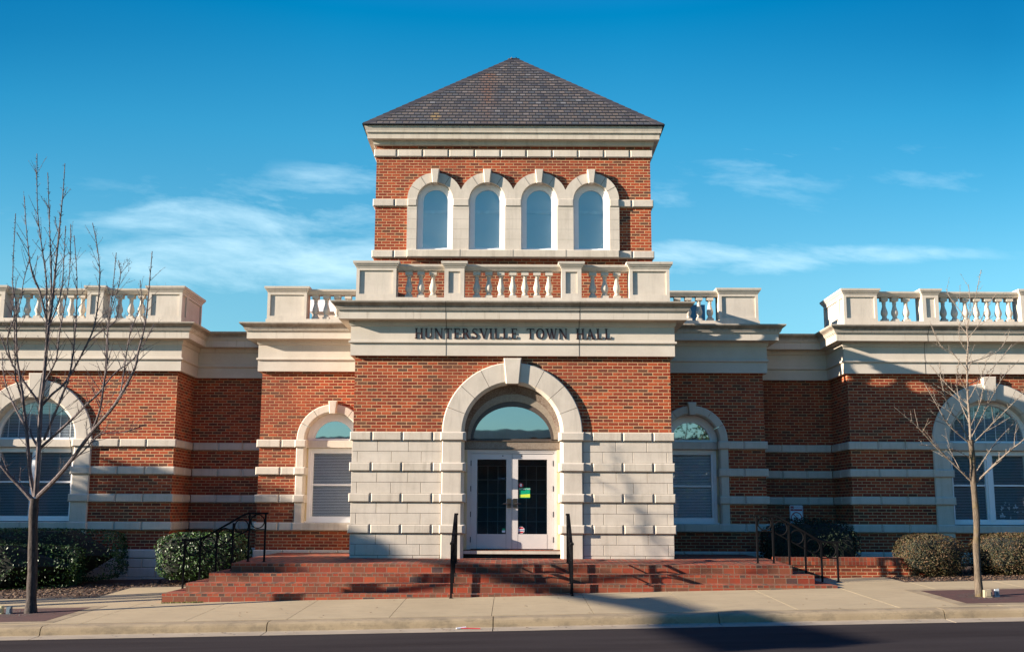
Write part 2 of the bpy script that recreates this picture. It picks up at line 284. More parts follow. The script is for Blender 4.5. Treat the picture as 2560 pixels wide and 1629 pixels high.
# ------------------------------------------------------------------ mesh helpers
class MB:
    def __init__(s): s.v = []; s.f = []; s.uv = []; s.mi = []
    def poly(s, pts, uv=None, mi=0):
        b = len(s.v); s.v += [tuple(p) for p in pts]; s.f.append(tuple(range(b, b+len(pts)))); s.uv.append(uv); s.mi.append(mi)
    def box(s, x0, x1, y0, y1, z0, z1, mi=0):
        b = len(s.v); s.v += [(x, y, z) for z in (z0, z1) for y in (y0, y1) for x in (x0, x1)]
        for q in ((0, 1, 5, 4), (1, 3, 7, 5), (3, 2, 6, 7), (2, 0, 4, 6), (4, 5, 7, 6), (2, 3, 1, 0)): s.f.append(tuple(b+i for i in q)); s.uv.append(None); s.mi.append(mi)
    def cbox(s, x0, x1, yf, yb, z0, z1, c=0.02, cl=None, cr=None, mi=0, T=None):
        """box whose front (yf, toward -y) has chamfered edges; T maps a point when the wall faces elsewhere"""
        cl = c if cl is None else cl; cr = c if cr is None else cr; T = T or (lambda p: p)
        d = min(c, abs(yb-yf)*0.9)
        F = [(x0+cl, yf, z0+c), (x1-cr, yf, z0+c), (x1-cr, yf, z1-c), (x0+cl, yf, z1-c)]
        G = [(x0, yf+d, z0), (x1, yf+d, z0), (x1, yf+d, z1), (x0, yf+d, z1)]
        H = [(x0, yb, z0), (x1, yb, z0), (x1, yb, z1), (x0, yb, z1)]
        b = len(s.v); s.v += [T(p) for p in F+G+H]
        s.f.append((b, b+1, b+2, b+3))
        for i in range(4):
            j = (i+1) % 4; s.f.append((b+i, b+4+i, b+4+j, b+j)); s.f.append((b+4+i, b+8+i, b+8+j, b+4+j))
        s.f.append((b+11, b+10, b+9, b+8))
        s.uv += [None]*10; s.mi += [mi]*10
    def prism(s, poly, y0, y1, ax='y', mi=0):
        """closed 2-D outline (x,z) pushed from y0 to y1 (or (y,z) pushed along x)"""
        n = len(poly); b = len(s.v)
        mk = (lambda a, c, d: (a, d, c)) if ax == 'y' else (lambda a, c, d: (d, a, c))
        s.v += [mk(a, c, y0) for a, c in poly]+[mk(a, c, y1) for a, c in poly]
        s.f.append(tuple(range(b, b+n))); s.f.append(tuple(range(b+2*n-1, b+n-1, -1)))
        for i in range(n): j = (i+1) % n; s.f.append((b+i, b+n+i, b+n+j, b+j))
        s.uv += [None]*(n+2); s.mi += [mi]*(n+2)
    def lathe(s, prof, cx, cy, n=14):
        b = len(s.v)
        for r, z in prof:
            for i in range(n): a = 2*math.pi*i/n; s.v.append((cx+r*math.cos(a), cy+r*math.sin(a), z))
        for k in range(len(prof)-1):
            for i in range(n):
                j = (i+1) % n; s.f.append((b+k*n+i, b+k*n+j, b+(k+1)*n+j, b+(k+1)*n+i)); s.uv.append(None); s.mi.append(0)
        s.f.append(tuple(b+i for i in range(n))[::-1]); s.f.append(tuple(b+(len(prof)-1)*n+i for i in range(n))); s.uv += [None]*2; s.mi += [0]*2
    def tube(s, pts, rad, n=8, cap=True):
        pts = [Vector(p) for p in pts]; b = len(s.v); m = len(pts)
        rad = rad if isinstance(rad, (list, tuple)) else [rad]*m
        prev = None
        for i, p in enumerate(pts):
            t = (pts[min(i+1, m-1)]-pts[max(i-1, 0)]).normalized()
            if prev is None:
                a = Vector((0, 0, 1)) if abs(t.z) < 0.9 else Vector((1, 0, 0)); uu = t.cross(a).normalized()
            else: uu = (prev-t*prev.dot(t)).normalized()
            prev = uu; vv = t.cross(uu)
            for q in range(n): a = 2*math.pi*q/n; s.v.append(tuple(p+(uu*math.cos(a)+vv*math.sin(a))*rad[i]))
        for i in range(m-1):
            for q in range(n):
                w = (q+1) % n; s.f.append((b+i*n+q, b+i*n+w, b+(i+1)*n+w, b+(i+1)*n+q)); s.uv.append(None); s.mi.append(0)
        if cap:
            s.f.append(tuple(b+q for q in range(n))[::-1]); s.f.append(tuple(b+(m-1)*n+q for q in range(n))); s.uv += [None]*2; s.mi += [0]*2
    def torus(s, c, R_, r, ax='y', n=24, m=6):
        b = len(s.v)
        for i in range(n):
            a = 2*math.pi*i/n
            for j in range(m):
                t = 2*math.pi*j/m; rr = R_+r*math.cos(t); h = r*math.sin(t); p, q = rr*math.cos(a), rr*math.sin(a)
                s.v.append((c[0]+p, c[1]+h, c[2]+q) if ax == 'y' else (c[0]+h, c[1]+p, c[2]+q))
        for i in range(n):
            for j in range(m): k = (i+1) % n; l = (j+1) % m; s.f.append((b+i*m+j, b+k*m+j, b+k*m+l, b+i*m+l)); s.uv.append(None); s.mi.append(0)
    def sheet(s, outer, holes, y, flip=False, T=None):
        """flat wall face with openings; outlines in (x,z)"""
        loops = [[Vector((a, c, 0)) for a, c in lp] for lp in [outer]+holes]; flat = [p for lp in loops for p in lp]
        tr = geometry.tessellate_polygon(loops); b = len(s.v); T = T or (lambda p: p)
        s.v += [T((p.x, y, p.y)) for p in flat]
        for t in tr:
            s.f.append(tuple(b+i for i in t)); s.uv.append(None); s.mi.append(0)
    def slab(s, outer, holes, y0, y1):
        s.sheet(outer, holes, y0); s.sheet(outer, holes, y1)
        for lp in [outer]+holes:
            for i in range(len(lp)): j = (i+1) % len(lp); a, c = lp[i], lp[j]; s.poly([(a[0], y0, a[1]), (a[0], y1, a[1]), (c[0], y1, c[1]), (c[0], y0, c[1])])
    def build(s, name, mat, parent=None, smooth=False, fixn=True, **props):
        me = bpy.data.meshes.new(name); off = Vector((0, 0, 0)); p = parent
        while p is not None: off += p.location; p = p.parent
        me.from_pydata([tuple(Vector(q)-off) for q in s.v], [], s.f)
        mats = mat if isinstance(mat, (list, tuple)) else [mat]
        for m_ in mats: me.materials.append(m_)
        if len(mats) > 1:
            for f, i in zip(me.polygons, s.mi): f.material_index = i
        if any(q is not None for q in s.uv):
            ul = me.uv_layers.new(name='UVMap')
            for f, q in zip(me.polygons, s.uv):
                if q is not None:
                    for li, c in zip(f.loop_indices, q): ul.data[li].uv = c
        if fixn and len(s.f) < 60000:
            bm = bmesh.new(); bm.from_mesh(me); bmesh.ops.recalc_face_normals(bm, faces=bm.faces); bm.to_mesh(me); bm.free()
        if smooth:
            for f in me.polygons: f.use_smooth = True
            if hasattr(me, 'set_sharp_from_angle'): me.set_sharp_from_angle(angle=R(40))
        o = bpy.data.objects.new(name, me); COL.objects.link(o)
        if parent is not None: o.parent = parent
        for a, c in props.items(): o[a] = c
        return o
def pieces(m, name, mat, parent, gap=0.06, **k):
    """build every separate piece of a mesh (nothing nearer than gap) as an object of its own"""
    par = list(range(len(m.v)))
    def fd(i):
        while par[i] != i: par[i] = par[par[i]]; i = par[i]
        return i
    for f in m.f:
        for i in f[1:]: par[fd(i)] = fd(f[0])
    comp = {}
    for i, p in enumerate(m.v): comp.setdefault(fd(i), []).append(p)
    bx = {c: [min(p[a] for p in P) for a in range(3)]+[max(p[a] for p in P) for a in range(3)] for c, P in comp.items()}
    ks = list(bx); gp = {c: c for c in ks}
    def fg(c):
        while gp[c] != c: c = gp[c]
        return c
    for i, a in enumerate(ks):
        for b in ks[i+1:]:
            if all(bx[a][q]-gap <= bx[b][q+3] and bx[b][q]-gap <= bx[a][q+3] for q in range(3)): gp[fg(a)] = fg(b)
    out_ = {}
    for f, uv, mi in zip(m.f, m.uv, m.mi):
        g_ = fg(fd(f[0])); q = out_.setdefault(g_, (MB(), {})); mm, mp = q
        for i in f:
            if i not in mp: mp[i] = len(mm.v); mm.v.append(m.v[i])
        mm.f.append(tuple(mp[i] for i in f)); mm.uv.append(uv); mm.mi.append(mi)
    return [q[0].build(name, mat, parent, **k) for q in out_.values()]
def thing(name, label, cat, loc=(0, 0, 0), group=None):
    o = bpy.data.objects.new(name, None); COL.objects.link(o); o.location = loc; o.empty_display_size = 0.3
    o['label'] = label; o['category'] = cat
    if group: o['group'] = group
    return o
def tag(o, label, cat, group=None):
    o['label'] = label; o['category'] = cat
    if group: o['group'] = group
    return o
def struct(o): o['kind'] = 'structure'; return o
def dup(o, d, parent=None):
    c = o.copy(); COL.objects.link(c); c.location = o.location+Vector(d)
    if parent is not None: c.parent = parent
    for ch in [q for q in bpy.data.objects if q.parent == o]: dup(ch, (0, 0, 0), c)
    return c
def arc(cx, cz, r, a0, a1, n, rz=None):
    rz = r if rz is None else rz
    return [(cx+r*math.cos(R(a0+(a1-a0)*i/n)), cz+rz*math.sin(R(a0+(a1-a0)*i/n))) for i in range(n+1)]
def sweep_segments(path, prof):
    """mitred offsets of an open plan path; returns for each path point the list of (x,y) for every profile offset"""
    res = []
    for i, p in enumerate(path):
        p = Vector(p); ns = []
        if i > 0: t = (p-Vector(path[i-1])).normalized(); ns.append(Vector((t.y, -t.x)))
        if i < len(path)-1: t = (Vector(path[i+1])-p).normalized(); ns.append(Vector((t.y, -t.x)))
        m_ = ns[0] if len(ns) == 1 else (ns[0]+ns[1])/(1+ns[0].dot(ns[1]))
        res.append([(p.x+m_.x*o, p.y+m_.y*o, z) for o, z in prof])
    return res
def sweep(mb, path, prof, i0=0, i1=None, caps=True):
    rings = sweep_segments(path, prof); i1 = len(path)-1 if i1 is None else i1
    for i in range(i0, i1):
        for j in range(len(prof)-1): mb.poly([rings[i][j], rings[i+1][j], rings[i+1][j+1], rings[i][j+1]])
    if caps: mb.poly(rings[i0]); mb.poly(rings[i1][::-1])
# ================================================================== the town hall
HALL = thing('town_hall', 'red brick town hall with pale stone trim, slate-roofed tower and arched entrance', 'town hall', (0, 0, -0.6))
YB, YR, XB, XO, XW = 2.35, 3.55, 3.2, 5.68, 7.6
PATH = [(-17, YB), (-XW, YB), (-XW, YR), (-XO, YR), (-XO, YB), (-XB, YB), (-XB, 0), (XB, 0), (XB, YB), (XO, YB), (XO, YR), (XW, YR), (XW, YB), (17, YB)]
SECT = [('wing', 0, 2), ('recess', 2, 3), ('bay', 3, 5), ('entrance', 5, 8), ('bay', 8, 10), ('recess', 10, 11), ('wing', 11, 13)]
BT = [2.490, 1.878, 1.2665, 0.655]; BH = 0.175
def gz(x, y): return -0.535+0.022*x+0.03*(y+2.35)
GLO = -1.3
# ---- brick walls with their openings
def arch_hole(cx, r, zs, zb): return [(cx-r, zb)]+[(cx+r*math.cos(R(180-i*9)), zs+r*math.sin(R(180-i*9))) for i in range(21)]+[(cx+r, zb)]
m = MB(); DH = [(-1.2, 0.0)]+arc(0, 2.49, 1.2, 180, 0, 24)+[(1.2, 0.0)]
zt = 5.0
m.sheet([(-XB, GLO), (-XB, zt), (XB, zt), (XB, GLO), (1.2, GLO), (1.2, 0.0)]+arc(0, 2.49, 1.2, 0, 180, 24)+[(-1.2, 0.0), (-1.2, GLO)], [], 0)
for s in (-1, 1): m.poly([(s*XB, 0, GLO), (s*XB, YB, GLO), (s*XB, YB, zt), (s*XB, 0, zt)])
m.build('entrance_wall', BRICK, HALL)
for s in (-1, 1):
    m = MB(); c = 4.045*s; a, b = sorted((s*XB, s*XO))
    m.sheet([(a, GLO), (b, GLO), (b, zt), (a, zt)], [arch_hole(c, 0.70, 2.49, 0.55)], YB)
    m.poly([(s*XO, YB, GLO), (s*XO, YR, GLO), (s*XO, YR, zt), (s*XO, YB, zt)])
    m.build('bay_wall', BRICK, HALL)
    m = MB(); a, b = sorted((s*XO, s*XW)); m.poly([(a, YR, GLO), (b, YR, GLO), (b, YR, zt), (a, YR, zt)]); m.build('recess_wall', BRICK, HALL)
    m = MB(); a, b = sorted((s*XW, s*17)); c = 10.78*s
    m.sheet([(a, GLO), (b, GLO), (b, zt), (a, zt)], [arch_hole(c, 1.12, 2.49, 0.55)], YB)
    m.poly([(s*XW, YB, GLO), (s*XW, YR, GLO), (s*XW, YR, zt), (s*XW, YB, zt)]); m.poly([(s*17, YB, GLO), (s*17, 16, GLO), (s*17, 16, zt), (s*17, YB, zt)])
    m.build('wing_wall', BRICK, HALL)
m = MB(); TW = 3.21; TD = 2*TW; T0, T1 = 5.0, 9.62
m.sheet([(-TW, T0), (TW, T0), (TW, T1), (-TW, T1)], [[(-2.3, 6.8), (-2.3, 8.1)]+[p for cx in (-1.819, -0.606, 0.606, 1.819) for p in arc(cx, 8.08, 0.5, 155, 25, 8)]+[(2.3, 8.1), (2.3, 6.8)]], YB)
for s in (-1, 1): m.poly([(s*TW, YB, T0), (s*TW, YB+TD, T0), (s*TW, YB+TD, T1), (s*TW, YB, T1)])
m.poly([(-TW, YB+TD, T0), (TW, YB+TD, T0), (TW, YB+TD, T1), (-TW, YB+TD, T1)])
m.build('tower_wall', BRICK, HALL)
m = MB(); m.box(-16.9, 16.9, 3.6, 16, 4.9, 5.0); m.box(-3.15, 3.15, 0.05, 3.6, 4.9, 5.0); 
for s in (-1, 1): a, b = sorted((s*3.2, s*5.6)); m.box(a, b, 2.4, 3.6, 4.9, 5.0); a, b = sorted((s*7.7, s*16.9)); m.box(a, b, 2.4, 3.6, 4.9, 5.0)
m.build('flat_roof', m_plain('flat_roof_felt', (0.25, 0.24, 0.23), 0.9), HALL)
# ---- entablature swept round the whole front, one piece per block of the building
CPROF = [(-0.12, 4.03), (0.09, 4.03), (0.09, 4.272), (0.105, 4.275), (0.128, 4.29), (0.128, 4.325), (0.09, 4.338), (0.09, 4.63), (0.108, 4.640), (0.118, 4.668), (0.128, 4.735), (0.31, 4.742), (0.31, 4.895), (0.328, 4.900), (0.328, 4.918), (0.352, 4.924), (0.352, 4.944), (0.366, 4.950),
         (0.369, 4.972), (0.380, 4.996), (0.402, 5.018), (0.428, 5.036), (0.449, 5.056), (0.458, 5.076), (0.458, 5.092), (-0.25, 5.105)]
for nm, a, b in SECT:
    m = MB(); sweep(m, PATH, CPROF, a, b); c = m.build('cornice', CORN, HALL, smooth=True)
# mortar joints in the entablature
for X, Y in [(-1.35, 0), (1.35, 0), (9.35, YB), (-9.2, YB)]:
    m = MB(); rg = sweep_segments([(X-1, Y), (X+1, Y)], [(o+0.003, z) for o, z in CPROF[1:24]])
    P0 = rg[0]
    for j in range(len(P0)-1): m.poly([(X-0.006, P0[j][1], P0[j][2]), (X+0.006, P0[j][1], P0[j][2]), (X+0.006, P0[j+1][1], P0[j+1][2]), (X-0.006, P0[j+1][1], P0[j+1][2])])
    m.build('cornice_joint', JOINT, HALL)
# ---- stone bands: chamfered blocks on a thin backing strip
def faceT(p0, p1):
    """maps (along, -out, z) of a flat wall run onto the run from p0 to p1"""
    a = Vector(p0); t = (Vector(p1)-a).normalized(); n_ = Vector((t.y, -t.x))
    return lambda p: (a.x+t.x*p[0]-n_.x*p[1], a.y+t.y*p[0]-n_.y*p[1], p[2])
def band_run(m, p0, p1, s0, s1, joints, zt, h=BH, proj=0.055, gap=0.032, e0=0.0, e1=0.0):
    T = faceT(p0, p1); cuts = [s0-e0]+sorted(joints)+[s1+e1]
    for i in range(len(cuts)-1):
        a = cuts[i]+(gap/2 if i else 0); b = cuts[i+1]-(gap/2 if i < len(cuts)-2 else 0)
        m.cbox(a, b, -proj, 0.02, zt-h, zt, 0.018, T=T)
    mid = [T((x, -0.022, z)) for x, z in ((s0, zt-h+0.006), (s1, zt-h+0.006), (s1, zt-0.006), (s0, zt-0.006))]
    m.poly(mid); m.poly([T((s0, -0.022, zt-0.006)), T((s1, -0.022, zt-0.006)), T((s1, 0, zt-0.006)), T((s0, 0, zt-0.006))])
    m.poly([T((s0, -0.022, zt-h+0.006)), T((s1, -0.022, zt-h+0.006)), T((s1, 0, zt-h+0.006)), T((s0, 0, zt-h+0.006))])
for zt_ in BT:
    m = MB()
    for s in (-1, 1):
        lo, hi = (-XB, -1.41) if s < 0 else (1.41, XB)
        js = [s*q for q in (1.60, 2.21, 2.82)]
        off = -XB; band_run(m, (-XB, 0), (XB, 0), lo-off, hi-off, [j-off for j in js], zt_, e0=0.055 if s < 0 else 0, e1=0.055 if s > 0 else 0)
        band_run(m, *(((-XB, YB), (-XB, 0)) if s < 0 else ((XB, 0), (XB, YB))), *((0.0, YB-0.03) if s < 0 else (0.03, YB)), [0.6, 1.2, 1.8], zt_)
    pieces(m, 'stone_band', STONE2, HALL)
    for s in (-1, 1):
        m = MB(); a, b = ((-XO, YB), (-XB, YB)) if s < 0 else ((XB, YB), (XO, YB))
        if s < 0:
            band_run(m, a, b, 0, XO-4.85, [XO-5.19], zt_, e0=0.055); band_run(m, a, b, XO-3.24, XO-XB, [], zt_)
        else:
            band_run(m, a, b, 4.85-XB, XO-XB, [5.19-XB], zt_, e1=0.055); band_run(m, a, b, 0, 0.04, [], zt_)
        p = ((-XO, YR), (-XO, YB)) if s < 0 else ((XO, YB), (XO, YR)); band_run(m, *p, *((0, 1.17) if s < 0 else (0.03, 1.2)), [0.6], zt_)
        pieces(m, 'stone_band', STONE, HALL)
        m = MB(); p = ((-XW, YR), (-XO, YR)) if s < 0 else ((XO, YR), (XW, YR)); w = XW-XO
        band_run(m, *p, 0.055, w-0.055, [w-(6.36-XO), w-(6.95-XO)] if s < 0 else [6.36-XO, 6.95-XO], zt_); pieces(m, 'stone_band', STONE, HALL)
        m = MB(); p = ((-XW, YB), (-XW, YR)) if s < 0 else ((XW, YR), (XW, YB)); band_run(m, *p, *((0.03, 1.14) if s < 0 else (0.06, 1.17)), [0.62], zt_)
        if s < 0: band_run(m, (-17, YB), (-XW, YB), 0, 17-12.12, [1, 2, 3, 4], zt_); band_run(m, (-17, YB), (-XW, YB), 17-9.44, 17-XW, [17-8.82, 17-8.21], zt_, e1=0.055)
        else: band_run(m, (XW, YB), (17, YB), 12.12-XW, 17-XW, [5.5, 6.5, 7.5, 8.5], zt_); band_run(m, (XW, YB), (17, YB), 0, 9.44-XW, [8.82-XW, 8.21-XW], zt_, e0=0.055)
        pieces(m, 'stone_band', STONE, HALL)
for zt_, full in ((9.295, True), (8.095, False), (6.87, False)):
    m = MB(); js = [0.3035+0.607*k for k in range(5)]; js = [-j for j in js]+js
    if full: band_run(m, (-TW, YB), (TW, YB), 0, 2*TW, [j+TW for j in js], zt_, e0=0.055, e1=0.055)
    else:
        for lo, hi, e0, e1, jj in ((0, TW-2.45, 0.055, 0, [TW-2.76]), (TW+2.45, 2*TW, 0, 0.055, [TW+2.76])): band_run(m, (-TW, YB), (TW, YB), lo, hi, jj, zt_, e0=e0, e1=e1)
    for p in (((TW, YB), (TW, YB+TD)), ((-TW, YB+TD), (-TW, YB))): band_run(m, *p, 0.03, TD-0.03, [0.6*k for k in range(1, 11)], zt_)
    pieces(m, 'stone_band', STONE, HALL)
# ---- smooth ashlar between the bands of the entrance block
for s in (-1, 1):
    m = MB(); X0, X1 = 1.42, XB+0.012
    rows = []
    for i in range(4):
        t = BT[i]-BH; bt = BT[i+1] if i < 3 else 0.055
        hh = (t-bt)/2; rows += [(t-hh, t, 0), (bt, t-hh, 1)]
    for z0, z1, par in rows:
        cuts = [2.08, 2.70] if par == 0 else [1.82, 2.42, 3.10]
        xs = [X0]+cuts+[X1]
        for i in range(len(xs)-1):
            a, b = xs[i]+(0.004 if i else 0), xs[i+1]-(0.004 if i < len(xs)-2 else 0); a, b = (a, b) if s > 0 else (-b, -a)
            m.cbox(a, b, -0.014, 0.02, z0+0.003, z1-0.003, 0.004)
    xs = [X0, 1.95, 2.65, X1]
    for i in range(3): a, b = xs[i]+0.004, xs[i+1]-0.004; a, b = (a, b) if s > 0 else (-b, -a); m.cbox(a, b, -0.012, 0.02, -0.08, 0.050, 0.006)
    m.box(*sorted((s*(XB+0.0015), s*(XB+0.010))), 0.0205, YB, -0.08, 2.3)
    m.build('ashlar_cladding', STONE, HALL)
# joint backing is the wall itself: a mortar sheet behind the ashlar
m = MB()
for s in (-1, 1): a, b = sorted((s*1.3, s*(XB-0.001))); m.poly([(a, -0.004, -0.1), (b, -0.004, -0.1), (b, -0.004, 2.4), (a, -0.004, 2.4)])
pieces(m, 'mortar_bed', JOINT, HALL)
# ---- stone base courses
def base_run(m, p0, p1, s0, s1, st, e0=0, e1=0):
    T = faceT(p0, p1)
    k = 0; z = 0.06
    while z > GLO:
        h = 0.2; off = 0.3 if k % 2 else 0.0; x = s0-e0; xs = [x]
        q = math.floor((x+off)/0.61+1)*0.61-off
        while q < s1+e1-0.1:
            if q > x+0.1: xs.append(q)
            q += 0.61
        xs.append(s1+e1)
        for i in range(len(xs)-1): m.cbox(xs[i]+0.003, xs[i+1]-0.003, -0.045 if k else -0.05, 0.01, z-h+0.003, z-0.003, 0.012 if k else 0.02, T=T)
        z -= h; k += 1
for s in (-1, 1):
    m = MB(); base_run(m, *(((-XO, YB), (-XB, YB)) if s < 0 else ((XB, YB), (XO, YB))), 0, XO-XB, 0, *((0.045, 0) if s < 0 else (0, 0.045)))
    base_run(m, *(((-XO, YR), (-XO, YB)) if s < 0 else ((XO, YB), (XO, YR))), 0.02 if s > 0 else 0, 1.2 if s > 0 else 1.18, 0)
    base_run(m, *(((-XW, YR), (-XO, YR)) if s < 0 else ((XO, YR), (XW, YR))), 0.05, XW-XO-0.05, 0)
    base_run(m, *(((-XW, YB), (-XW, YR)) if s < 0 else ((XW, YR), (XW, YB))), *((0.02, 1.15) if s < 0 else (0.05, 1.18)), 0)
    base_run(m, *(((-17, YB), (-XW, YB)) if s < 0 else ((XW, YB), (17, YB))), 0, 17-XW, 0, *((0, 0.045) if s < 0 else (0.045, 0)))
    m.build('stone_base', STONE, HALL)
# ---- arched stone surrounds
def surround(cx, zs, ri, ro, zb, yw, pf, ci, nv, kt, kb, kz0, kz1, bands=True, back=0.20, bandz=BT, mat=STONE, down=None):
    m = MB(); co = 0.018
    prof = [(ro, yw+0.01), (ro, yw-pf+co), (ro-co, yw-pf), (ri+ci, yw-pf), (ri, yw-pf+ci), (ri, yw+back), (ri+0.03, yw+back)]
    def seg(a0, a1, n):
        rings = []
        for i in range(n+1):
            a = R(a0+(a1-a0)*i/n); rings.append([(cx+r*math.cos(a), y, zs+r*math.sin(a)) for r, y in prof])
        for i in range(n):
            for j in range(len(prof)-1): m.poly([rings[i][j], rings[i+1][j], rings[i+1][j+1], rings[i][j+1]])
        m.poly(rings[0]); m.poly(rings[-1][::-1])
    half = math.degrees(math.asin(kb/ri))*0.8; g = 0.35
    for sd in (0, 1):
        for i in range(nv):
            a0 = i*(90-half)/nv; a1 = (i+1)*(90-half)/nv
            if i: a0 += g/2*1.2/ro*1.4
            if i < nv-1: a1 -= g/2*1.2/ro*1.4
            if sd: a0, a1 = 180-a1, 180-a0
            seg(a0, a1, 6)
    for s in (-1, 1):        # legs, cut by the bands
        zz = [zb]+([b for t in reversed(bandz) for b in (t-BH, t)] if bands else [zs])
        for i in range(0, len(zz), 2):
            z0, z1 = zz[i], (zz[i+1] if i+1 < len(zz) else zs)
            if z1-z0 < 0.01: continue
            P = [(cx+s*r, y) for r, y in prof]
            for z_ in (z0, z1): m.poly([(x, y, z_) for x, y in P])
            for j in range(len(P)-1): m.poly([(*P[j], z0), (*P[j+1], z0), (*P[j+1], z1), (*P[j], z1)])
    o = m.build('arch_surround', mat, HALL)
    if bands:
        for t in bandz:
            m = MB()
            for s in (-1, 1):
                a, b = sorted((cx+s*(ri-0.035), cx+s*(ro+0.03)))
                m.cbox(a, b, yw-pf-0.045, yw+0.012, t-BH, t, 0.022, *((0.022, ci) if s < 0 else (ci, 0.022)))
                if back > 0.1: a, b = sorted((cx+s*(ri-0.035), cx+s*(ri+0.1))); m.box(a, b, yw+0.0125, yw+back*0.8, t-BH, t)
            pieces(m, 'impost_block', mat, o)
    m = MB(); yk = yw-pf-0.055; c = 0.02
    F = [(cx-kb+c, yk, kz0), (cx+kb-c, yk, kz0), (cx+kt-c, yk, kz1-c), (cx-kt+c, yk, kz1-c)]; G = [(cx-kb, yk+c*1.4, kz0), (cx+kb, yk+c*1.4, kz0), (cx+kt, yk+c*1.4, kz1), (cx-kt, yk+c*1.4, kz1)]; H = [(p[0], yw+back, p[2]) for p in G]
    m.poly(F)
    for i in range(4): j = (i+1) % 4; m.poly([F[i], G[i], G[j], F[j]]); m.poly([G[i], H[i], H[j], G[j]])
    m.poly(H[::-1]); m.build('keystone', mat, o)
    return o
surround(0, 2.49, 0.965, 1.41, -0.05, 0, 0.06, 0.06, 4, 0.182, 0.135, 3.465, 3.985)
for s in (-1, 1):
    surround(4.045*s, 2.49, 0.605, 0.80, 0.655, YB, 0.045, 0.03, 3, 0.10, 0.074, 3.08, 3.365, back=0.24)
    surround(10.78*s, 2.49, 0.945, 1.34, -0.75 if s < 0 else -0.4, YB, 0.055, 0.04, 4, 0.16, 0.12, 3.42, 3.97, back=0.24)
# jamb blocks of the bay windows (thin horizontal joints) come with their surround; sills and transoms:
def frame_rect(m, x0, x1, z0, z1, w, y0, y1):
    m.box(x0, x0+w, y0, y1, z0, z1); m.box(x1-w, x1, y0, y1, z0, z1); m.box(x0+w, x1-w, y0, y1, z0, z0+w); m.box(x0+w, x1-w, y0, y1, z1-w, z1)
def half_ring(m, cx, zs, ro, ri, y0, y1, n=24, rzo=None, rzi=None):
    A = arc(cx, zs, ro, 180, 0, n, rzo); B = arc(cx, zs, ri, 180, 0, n, rzi)
    for i in range(n):
        m.poly([(A[i][0], y0, A[i][1]), (A[i+1][0], y0, A[i+1][1]), (B[i+1][0], y0, B[i+1][1]), (B[i][0], y0, B[i][1])])
        m.poly([(A[i][0], y1, A[i][1]), (A[i+1][0], y1, A[i+1][1]), (B[i+1][0], y1, B[i+1][1]), (B[i][0], y1, B[i][1])])
        m.poly([(A[i][0], y0, A[i][1]), (A[i+1][0], y0, A[i+1][1]), (A[i+1][0], y1, A[i+1][1]), (A[i][0], y1, A[i][1])])
        m.poly([(B[i][0], y0, B[i][1]), (B[i+1][0], y0, B[i+1][1]), (B[i+1][0], y1, B[i+1][1]), (B[i][0], y1, B[i][1])])
    for P, Q in ((A[0], B[0]), (A[-1], B[-1])): m.poly([(P[0], y0, P[1]), (P[0], y1, P[1]), (Q[0], y1, Q[1]), (Q[0], y0, Q[1])])
def bay_window(s):
    cx = 4.045*s
    m = MB(); m.cbox(cx-0.604, cx+0.604, YB+0.09, YB+0.3, 2.315, 2.485, 0.01); tr = m.build('transom', STONE, HALL)
    m = MB(); m.cbox(cx-0.604, cx+0.604, YB-0.085, YB+0.3, 0.48, 0.652, 0.018); m.build('window_sill', STONE2, HALL)
    m = MB(); y0, y1 = YB+0.19, YB+0.30
    frame_rect(m, cx-0.568, cx+0.568, 0.685, 2.31, 0.063, y0, y1); frame_rect(m, cx-0.504, cx+0.504, 0.742, 2.253, 0.05, y0+0.02, y1); m.box(cx-0.604, cx+0.604, y0-0.02, y0+0.04, 0.655, 0.686)
    m.box(cx-0.452, cx+0.452, y0+0.045, y1, 1.475, 1.515)
    w = m.build('window', WHITE, HALL)
    m = MB(); m.box(cx-0.604, cx-0.569, y0-0.01, y1, 0.687, 2.313); m.box(cx+0.569, cx+0.604, y0-0.01, y1, 0.687, 2.313); pieces(m, 'jamb_strip', JAMB, HALL)
    m = MB(); m.poly([(cx-0.46, y0+0.06, 0.78), (cx+0.46, y0+0.06, 0.78), (cx+0.46, y0+0.06, 2.21), (cx-0.46, y0+0.06, 2.21)]); m.build('pane', GLASS_W, w)
    m = MB(); z = 0.80
    while z < 2.19: m.poly([(cx-0.45, y0+0.085, z), (cx+0.45, y0+0.085, z), (cx+0.45, y0+0.102, z+0.020), (cx-0.45, y0+0.102, z+0.020)]); z += 0.0345
    m.build('blinds', BLIND, w)
    m = MB(); m.box(cx-0.6, cx+0.6, y1+0.25, y1+0.3, 0.6, 3.2); m.build('room_back', SHADE if s < 0 else SHADE, w)
    m = MB(); half_ring(m, cx, 2.487, 0.612, 0.50, y0, y1); half_ring(m, cx, 2.487, 0.50, 0.445, y0+0.02, y1); m.box(cx-0.60, cx+0.60, y0+0.01, y1, 2.487, 2.535)
    f = m.build('fanlight', WHITE, HALL)
    m = MB(); m.poly([(x, y0+0.06, z) for x, z in [(cx-0.46, 2.5)]+arc(cx, 2.5, 0.46, 180, 0, 20)[1:-1]+[(cx+0.46, 2.5)]]); m.build('pane', GLASS_F, f)
for s in (-1, 1): bay_window(s)
